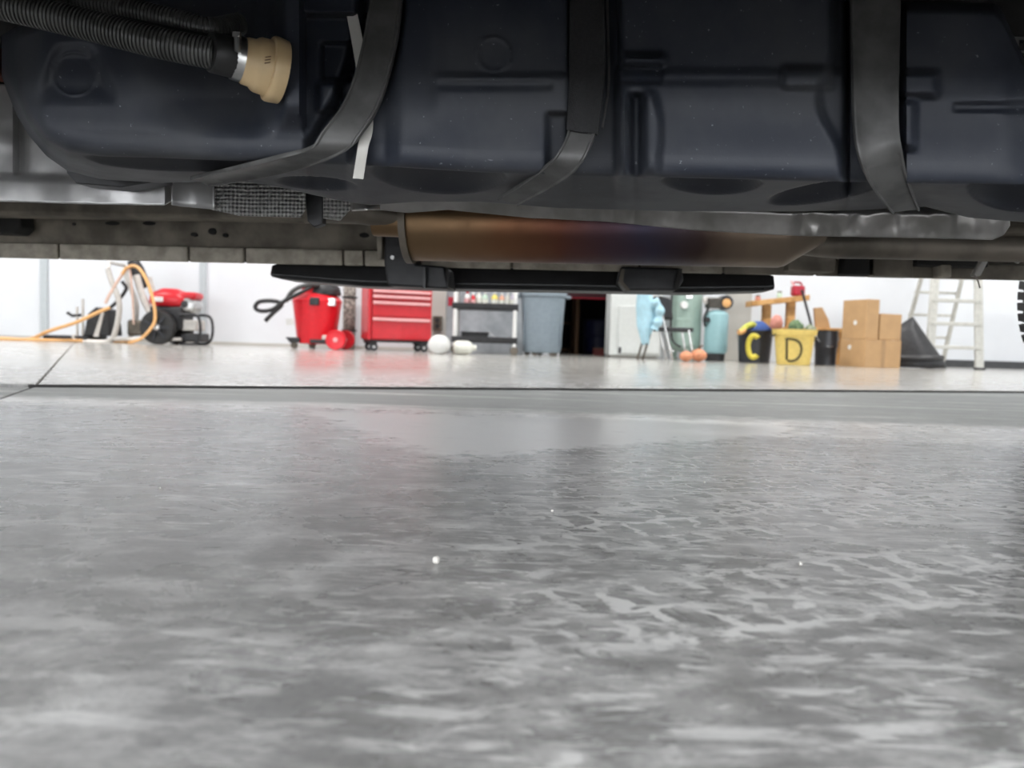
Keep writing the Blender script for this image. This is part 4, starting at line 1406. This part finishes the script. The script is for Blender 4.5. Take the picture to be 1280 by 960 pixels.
m = MB().grid(rows_)
m.quad(*rows_[0][:24])
m.quad(*rows_[-1][:24])
m.build('jacket_body', M_CLOTH, S2.t, angle=80)
sl_ = MB().tube(smooth_path([q(815, 376, -.08), q(822, 386, -.1), q(821, 400, -.1), q(816, 412, -.09)], 8), [.05 + .01 * math.sin(k * .8) for k in range(25)], 14)
sl_.build('sleeve', M_CLOTH, S2.t, angle=80)

# ---- compressors
def tank_profile(r, z0, z1):
    pr_ = []
    for k in range(7):
        a = PI / 2 * k / 6
        pr_.append((r * math.sin(a), z0 + r * .5 * (1 - math.cos(a))))
    for k in range(7):
        a = PI / 2 * (1 - k / 6)
        pr_.append((r * math.sin(a), z1 - r * .5 * (1 - math.cos(a))))
    return pr_


S = Spot('air_receiver', 856, 10.2, 'tall mint green air receiver tank with a pale gauge', 'air tank')
t = S.t
MB().lathe(tank_profile(.20, .10, 1.5), seg=36).build('vessel', M_MINT, t, angle=60)
MB().lathe([(.20, .50), (.203, .51), (.203, .53), (.20, .54)], seg=36, close=False).build('weld_band', M_MINT, t)
for a in (.6, 2.5, 4.7):
    MB().box((.15 * math.cos(a), .15 * math.sin(a), .08), (.06, .02, .16), rz=a).build('foot', M_MINT, t, bevel=.004)
MB().lathe([(.045, -.03), (.05, -.01), (.05, .03)], (-.08, -.205, S.Z(382, 846)), (0, 1, 0), 20).build('gauge', M_WHITE, t)
MB().tube(smooth_path([(-.14, -.16, 1.1), (-.22, -.14, .95), (-.23, -.14, .5), (-.20, -.16, .25), (-.1, -.19, .16)], 8), .014, 8).build('air_line', M_BLK2, t)
MB().box((-.02, -.2, S.Z(372, 858)), (.09, .03, .05)).build('data_plate', M_STEEL, t, bevel=.004)
S = Spot('air_compressor', 894, 9.95, 'upright light blue air compressor with dark pump on top', 'compressor')
t, p = S.t, S.pt
MB().lathe(tank_profile(.148, .06, S.Z(387, 894)), seg=36).build('vessel', M_LBLUE, t, angle=60)
MB().lathe([(.10, 0.0), (.12, .0), (.125, .10)], seg=28).build('skirt', M_BLK2, t)
zc_ = S.Z(379, 894)
MB().box((-.05, 0, zc_), (.17, .2, .13)).build('pump', M_PIPE, t, bevel=.015)
m = MB()
for k in range(5):
    m.box((-.05, 0, zc_ - .05 + k * .025), (.19, .22, .008))
m.build('cooling_fin', M_BLK2, t)
MB().lathe([(.03, -.10), (.09, -.09), (.095, .06), (.03, .08)], (.09, 0, zc_ + .01), (0, 1, 0), 24).build('motor', M_BUCK, t)
MB().lathe([(.02, -.02), (.055, -.012), (.055, .012)], (.09, -.10, zc_), (0, 1, 0), 20).build('motor_cap', M_ORANGE, t)
MB().lathe([(.02, -.03), (.05, -.02), (.05, .02), (.02, .03)], (-.145, -.02, zc_ + .03), (0, 1, 0), 18).build('intake_filter', M_FRAME, t)
MB().tube(smooth_path([(-.12, -.05, zc_ - .05), (-.18, -.06, zc_ - .2), (-.16, -.06, zc_ - .3)], 8), .016, 8).build('discharge_pipe', M_BLK2, t)
MB().lathe([(.03, -.02), (.034, 0), (.034, .02)], (-.14, -.09, S.Z(400, 885)), (0, 1, 0), 16).build('gauge', M_BLK2, t)

# ---- two orange pumpkins
for px_, Y_, r_, lab in ((857.5, 8.9, .072, 'smaller orange pumpkin without stem beside the chair leg'), (873.5, 9.05, .088, 'larger orange pumpkin with brown stem before the mint tank')):
    x_ = P(px_, 448, Y_).x
    pk = thing('pumpkin', (x_, Y_, 0), lab, 'pumpkin')
    rows_ = []
    for j in range(13):
        ph = PI * j / 12
        rows_.append([(r_ * math.sin(ph) * (1 + .07 * abs(math.cos(4 * th))) * math.cos(th), r_ * math.sin(ph) * (1 + .07 * abs(math.cos(4 * th))) * math.sin(th), r_ * .88 * (1 - math.cos(ph) * (1 - .12 * math.sin(ph)))) for th in [2 * PI * i / 40 for i in range(41)]])
    MB().grid(rows_).build('fruit', M_TERRA, pk, angle=60)
    if r_ > .08:
        MB().tube(smooth_path([(0, 0, r_ * 1.7), (.01, 0, r_ * 2.0), (.04, 0, r_ * 2.2)], 5), [.016 - .0006 * k for k in range(11)], 8).build('stem', M_BROWN, pk)
    else:
        MB().lathe([(.010, 0), (.004, .006)], (0, 0, r_ * 1.755), seg=8).build('blossom_scar', M_BROWN, pk)


# ---- buckets
def arc_ribbon(rf, pts, wd, off):
    """painted stroke on a bucket wall: pts are (angle from the front, z)"""
    m_ = MB()
    rows_ = []
    n = len(pts)
    for i in range(n):
        a, z = pts[i]
        a0, z0 = pts[max(i - 1, 0)]
        a1, z1 = pts[min(i + 1, n - 1)]
        R_ = rf(z)
        tx, tz = (a1 - a0) * R_, z1 - z0
        l_ = math.hypot(tx, tz) or 1
        nx, nz = -tz / l_, tx / l_
        row = []
        for s in (-.5, 0, .5):
            aa, zz_ = a + nx * wd * s / R_, z + nz * wd * s
            rr_ = rf(zz_) + off
            row.append((rr_ * math.sin(aa), -rr_ * math.cos(aa), zz_))
        rows_.append(row)
    return m_.grid(rows_)


S = Spot('bucket', 943, 9.55, 'charcoal bucket with a painted yellow letter C', 'bucket')
bC = S
hB = S.Z(413, 943)
rf = lambda z: 0.185 + 0.025 * z / hB
MB().lathe([(0.17, 0.0), (rf(0), .006), (rf(hB), hB - .01), (rf(hB) + .012, hB - .008), (rf(hB) + .012, hB), (rf(hB) - .006, hB), (rf(0) - .01, .02)], seg=40).build('shell', M_BUCK, S.t)
MB().tube(smooth_path([(-.2, 0, hB - .03), (-.19, .12, hB - .1), (0, .22, hB - .16), (.19, .12, hB - .1), (.2, 0, hB - .03)], 8), .005, 6).build('bail', M_STEEL, S.t)
pts = []
for k in range(25):
    a = math.radians(50 + 260 * k / 24)
    pts.append((-.36 + .34 * math.cos(a), hB * .50 + hB * .33 * math.sin(a)))
arc_ribbon(rf, pts, .062, .003).build('painted_letter', M_YPAINT, S.t, solid=.003)
S = Spot('tub', 992, 8.95, 'yellow tub with a black outlined letter D', 'tub')
bD = S
hD = S.Z(412, 992)
rg = lambda z: 0.185 + 0.045 * z / hD
MB().lathe([(0.17, 0.0), (rg(0), .006), (rg(hD * .82), hD * .82), (rg(hD * .82) + .02, hD * .84), (rg(hD) + .022, hD), (rg(hD) - .004, hD), (rg(0) - .01, .02)], seg=40).build('shell', M_YEL, S.t)
for s in (-1, 1):
    MB().tube(smooth_path([(s * .24, -.06, hD * .86), (s * .262, -.03, hD * .80), (s * .262, .03, hD * .80), (s * .24, .06, hD * .86)], 6), .008, 8).build('rope_handle', M_BLK2, S.t)
DA = -.42
pts = [(-.30, hD * .14)]
pts += [(-.30, hD * (.14 + .56 * k / 6)) for k in range(1, 7)]
pts += [(-.36, hD * .72), (-.2, hD * .735)]
for k in range(17):
    a = math.radians(85 - 170 * k / 16)
    pts.append((-.02 + .50 * math.cos(a), hD * .42 + hD * .30 * math.sin(a)))
pts += [(-.05, hD * .115), (-.24, hD * .125)]
arc_ribbon(rg, [(a_ + DA, z_) for a_, z_ in pts], .024, .004).build('painted_letter', M_BPAINT, S.t, solid=.003)
S = Spot('bucket', 1032, 9.35, 'plain charcoal bucket with no letter beside the cardboard boxes', 'bucket')
bE = S
hE = S.Z(413, 1032)
re_ = lambda z: 0.120 + 0.012 * z / hE
MB().lathe([(0.11, 0.0), (re_(0), .006), (re_(hE * .5), hE * .5), (re_(hE * .5) + .006, hE * .52), (re_(hE), hE - .01), (re_(hE) + .01, hE), (re_(hE) - .006, hE), (re_(0) - .01, .02)], seg=36).build('shell', M_BUCK, S.t)
MB().tube(smooth_path([(-.13, 0, hE - .03), (-.12, -.06, hE - .12), (0, -.135, hE - .2), (.12, -.06, hE - .12), (.13, 0, hE - .03)], 8), .004, 6).build('bail', M_STEEL, S.t)


def lump(name, c_, s_, m_, label, cat, seed, amp=.18, part='bundle'):
    tt = thing(name, (c_[0], c_[1], c_[2]), label, cat)
    rows_ = []
    for j in range(15):
        ph = PI * j / 14
        r_ = []
        for i in range(29):
            th = 2 * PI * (i % 28) / 28
            d_ = Vector((math.sin(ph) * math.cos(th), math.sin(ph) * math.sin(th), -math.cos(ph)))
            f_ = 1 + amp * mnoise.noise(d_ * 2.2 + Vector((seed, 0, 0))) + amp * .5 * mnoise.noise(d_ * 5 + Vector((0, seed, 0)))
            r_.append((d_.x * s_[0] * f_, d_.y * s_[1] * f_, s_[2] + d_.z * s_[2] * f_))
        rows_.append(r_)
    MB().grid(rows_).build(part, m_, tt, angle=70)
    return tt


bx0 = bC.x0
lump('blue_cloth', (bx0 + .03, 9.53, hB - .20), (.165, .15, .155), M_BLUEC, 'crumpled blue cloth heaped in the C bucket', 'cloth', 3)
st_ = thing('webbing_strap', (bx0 - .12, 9.45, hB - .06), 'lime and orange webbing hanging over the C bucket rim', 'strap')
MB().tube(smooth_path([(.10, .02, .09), (.05, 0, .13), (-.03, -.02, .10), (-.09, -.05, .05), (-.12, -.07, .03)], 8), [.035] * 33, 12).build('webbing', M_LIME, st_)
MB().tube(smooth_path([(-.06, -.05, .06), (-.11, -.07, .03), (-.14, -.08, .03)], 6), [.032] * 13, 12).build('buckle', M_ORANGE, st_)
lump('pink_ball', (P(973, 400, 9.3).x, 9.36, hD - .02), (.075, .075, .10), M_SKINP, 'dusty pink round lump between the lettered containers', 'ball', 9, .1, 'ball')
lump('green_bag', (P(995, 405, 9.0).x, 9.0, hD - .12), (.085, .12, .115), M_GREEN, 'dark green crumpled bag in the yellow tub', 'bag', 5)
lump('pale_bag', (P(1013, 405, 8.85).x, 8.85, hD - .10), (.07, .07, .08), mat('pale_green_cloth', (.45, .47, .36), .85, c2=(.12, .16, .08), scale=30), 'pale green bag at the yellow tub rim', 'bag', 12)

# ---- timber rack
S = Spot('wooden_rack', 996, 9.9, 'rough pine timber rack with two planks behind the buckets', 'rack')
t, p = S.t, S.pt
za, zb_ = S.Z(374, 970), S.Z(411, 1035)
a, b = p(937, 378), p(1008, 370.5)
MB().prism([a + Vector((0, -.12, -.055)), b + Vector((0, -.12, -.055)), b + Vector((0, -.12, .015)), a + Vector((0, -.12, .015))], (0, .3, 0)).build('plank', M_WOOD, t, bevel=.006)
a, b = p(972, 411), p(1056, 412.5)
MB().prism([a + Vector((0, -.15, -.04)), b + Vector((0, -.15, -.04)), b + Vector((0, -.15, .02)), a + Vector((0, -.15, .02))], (0, .34, 0)).build('plank', M_WOOD, t, bevel=.006)
for px_, top_ in ((957, 380), (987, 376), (1050, 413)):
    zt_ = S.Z(top_, px_)
    MB().box((S.X(px_), .02, zt_ / 2 - .005), (.10, .10, zt_ - .01)).build('post', M_WOOD, t, bevel=.006)
MB().prism([p(1018, 385, .0), p(1028, 384, .0), p(1036, 400, .0), p(1038, 410, .0), p(1020, 410, .0)], (0, .05, 0)).build('offcut', M_CARD, t, bevel=.004)
fcan = thing('fuel_can', (P(998, 370, 9.9).x, 9.93, S.Z(371.5, 998) + .016), 'red fuel can standing on the upper pine plank', 'fuel can')
MB().box((0, 0, .065), (.15, .13, .13)).build('can_body', M_DRED, fcan, bevel=.02)
MB().tube(smooth_path([(-.055, 0, .125), (-.05, 0, .17), (.03, 0, .17), (.05, 0, .125)], 6), .012, 8).build('handle', M_DRED, fcan)
MB().cyl((-.05, 0, .125), (-.09, 0, .19), .016, .010, seg=12).build('spout', M_PINK, fcan)
for px_, mm, lab, hh in ((975, M_BOTG, 'small pale jar on the upper pine plank', .07), (948, M_SKINP, 'small pinkish jar at the end of the upper pine plank', .05)):
    jr = thing('jar', (P(px_, 372, 9.9).x, 9.92, S.Z(378 - (px_ - 937) * .1056, px_) + .016), lab, 'jar')
    MB().lathe([(.03, 0), (.034, .004), (.034, hh * .8), (.026, hh)], seg=18).build('glass', mm, jr)
    MB().lathe([(.028, hh), (.028, hh + .015)], seg=18).build('lid', M_PIPE, jr)
pole = thing('broom_pole', (bE.x0 - .04, 9.35, .02), 'dark pole leaning out of the plain charcoal bucket', 'pole')
e_ = P(1007, 365, 9.35)
pv = pole.location
MB().tube([(0, 0, 0.0), (e_.x - pv.x, .1, e_.z - pv.z)], .016, 10).build('pole', M_BLK2, pole)
tp = Vector((e_.x - pv.x, .1, e_.z - pv.z))
MB().tube([tp, tp + Vector((-.008, 0, .03))], .02, 10).build('end_cap', M_BLK2, pole)

# ---- cardboard boxes
bx_ = P(1081, 456, 8.75).x
rzb = math.radians(32)
def carton(name, loc, s_, lab, rz, sticker=None, tape=True):
    tt = thing(name, loc, lab, 'box', None, rz)
    MB().box((0, 0, s_[2] / 2), s_).build('carton', M_CARD, tt, bevel=.004)
    if tape:
        for y_ in (-1, 1):
            MB().box((0, y_ * s_[1] * .25, s_[2] + .0015), (s_[0] - .004, s_[1] * .49, .003)).build('flap', M_CARD, tt)
        MB().box((0, 0, s_[2] * .5 + .003), (s_[0] + .003, .05, s_[2] + .001)).build('tape', M_CARD2, tt)
    if sticker:
        x_, z_ = sticker
        MB().lathe([(.028, 0), (.028, .004)], (x_, -s_[1] / 2 - .003, z_), (0, 1, 0), 20).build('round_sticker', M_WHITE, tt)
    return tt


hb = P(1081, 425, 9.0).z
# footprint: corner nearest the camera at px 1081
LW, RW = 0.44, 0.48                          # left face, right face
th = math.radians(-75)
axL = Vector((math.cos(th), math.sin(th), 0))        # along the left face, towards the near corner
axR = Vector((-math.sin(th), math.cos(th), 0))
nc = Vector((bx_, 8.75, 0))
ctr = nc - axL * LW / 2 + axR * RW / 2
carton('cardboard_box', ctr, (LW, RW, hb), 'lowest cardboard box of the stack, standing on the floor', th, (-.05, hb * .72))
h2_ = P(1081, 393, 9.0).z - hb
carton('cardboard_box', ctr + axR * .09 + Vector((0, 0, hb + .006)), (LW - .02, RW - .19, h2_), 'wide cardboard box behind the tall one, on the lowest box', th, None, tape=False)
h3_ = P(1081, 376, 9.0).z - hb
carton('cardboard_box', ctr - axR * (RW / 2 - .085) + Vector((0, 0, hb + .006)), (LW - .03, .165, h3_), 'tall narrow cardboard box standing on the lowest box', th, (.02, h3_ * .42), tape=False)

# ---- black plastic wedge beside the ladder
S = Spot('plastic_chute', 1152, 9.3, 'black curved plastic chute leaning between boxes and stepladder', 'chute')
t, p = S.t, S.pt
rows_ = []
lef = interp([(396, 1150), (404, 1136), (412, 1127), (425, 1124), (456, 1121)])
rig = interp([(396, 1151), (404, 1155), (412, 1159), (425, 1166), (456, 1183)])
for j in range(21):
    y_ = 396 + 60 * j / 20
    a_, b_ = p(lef(y_), y_), p(rig(y_), y_)
    if j == 20:
        a_.z = b_.z = 0.006
    rows_.append([a_.lerp(b_, i / 16) + Vector((0, .18 * (1 - j / 20) - .14 * math.sin(PI * i / 16) * (j / 20) ** .5, 0)) for i in range(17)])
MB().grid(rows_).build('shell', M_BLK2, t, solid=.012, angle=60)
MB().tube(smooth_path([rows_[17][i] + Vector((0, -.02, 0)) for i in range(0, 17, 2)], 3), .03, 10).build('lower_roll', mat('charcoal_plastic', (.045, .045, .047), .45), t)

# ---- stepladder
S = Spot('stepladder', 1176, 9.75, 'pale aluminium stepladder standing against the white wall', 'ladder')
t, p = S.t, S.pt
xL0, xR0 = S.X(1144), S.X(1205)
zT = 1.9
for x, dx_ in ((xL0, .245), (xR0, .115)):
    MB().prism([(x - .05, -.38, 0), (x + .05, -.38, 0), (x + .05 + dx_, .05, zT), (x - .05 + dx_, .05, zT)], (0, .035, 0)).build('front_rail', M_ALU, t, bevel=.004)
    MB().prism([(x - .02 + dx_ * .2, .50, 0), (x + .03 + dx_ * .2, .50, 0), (x + .03 + dx_, .10, zT), (x - .02 + dx_, .10, zT)], (0, .03, 0)).build('rear_rail', M_ALU, t, bevel=.004)
    MB().box((x, -.37, .012), (.11, .06, .03)).build('rubber_foot', M_BLK2, t, bevel=.004)
k_ = 0
z_ = S.Z(434, 1176)
while z_ < zT - .1:
    f_ = z_ / zT
    y_ = -.38 + .43 * f_ + .02
    MB().box(((xL0 + xR0) / 2 + .18 * f_, y_, z_), (xR0 - xL0 + .04 - .13 * f_, .075, .045)).build('step', M_ALU, t, bevel=.004)
    y2 = .50 - .40 * f_ + .015
    MB().box(((xL0 + xR0) / 2 + .04 + .14 * f_, y2, z_ + .13), (xR0 - xL0 - .13 * f_, .02, .035)).build('rear_brace', M_ALU, t, bevel=.003)
    z_ += .29
MB().box(((xL0 + xR0) / 2 + .18, .08, zT + .02), (xR0 - xL0 - .04, .18, .06)).build('top_cap', M_ALU, t, bevel=.01)

# ---- crumbs on the slab
for i, (px_, py_, r_) in enumerate(((545, 705, .0035), (1000, 707, .002), (200, 612, .0018), (330, 575, .0018), (690, 640, .0016), (880, 604, .0015))):
    g_ = G(px_, py_)
    tt = thing('concrete_crumb', g_, 'tiny pale concrete crumb lying on the dusty floor', 'crumb', 'crumbs on the floor')
    rows_ = []
    for j in range(7):
        ph = PI * j / 6
        rows_.append([Vector((math.sin(ph) * math.cos(th_), math.sin(ph) * math.sin(th_), 1 - math.cos(ph) * .95)) * r_ * (1 + .25 * mnoise.noise(Vector((math.cos(th_) * 2 + i, math.sin(th_) * 2, ph)))) for th_ in [2 * PI * (k % 10) / 10 for k in range(11)]])
    MB().grid(rows_).build('grain', M_CRUMB, tt)
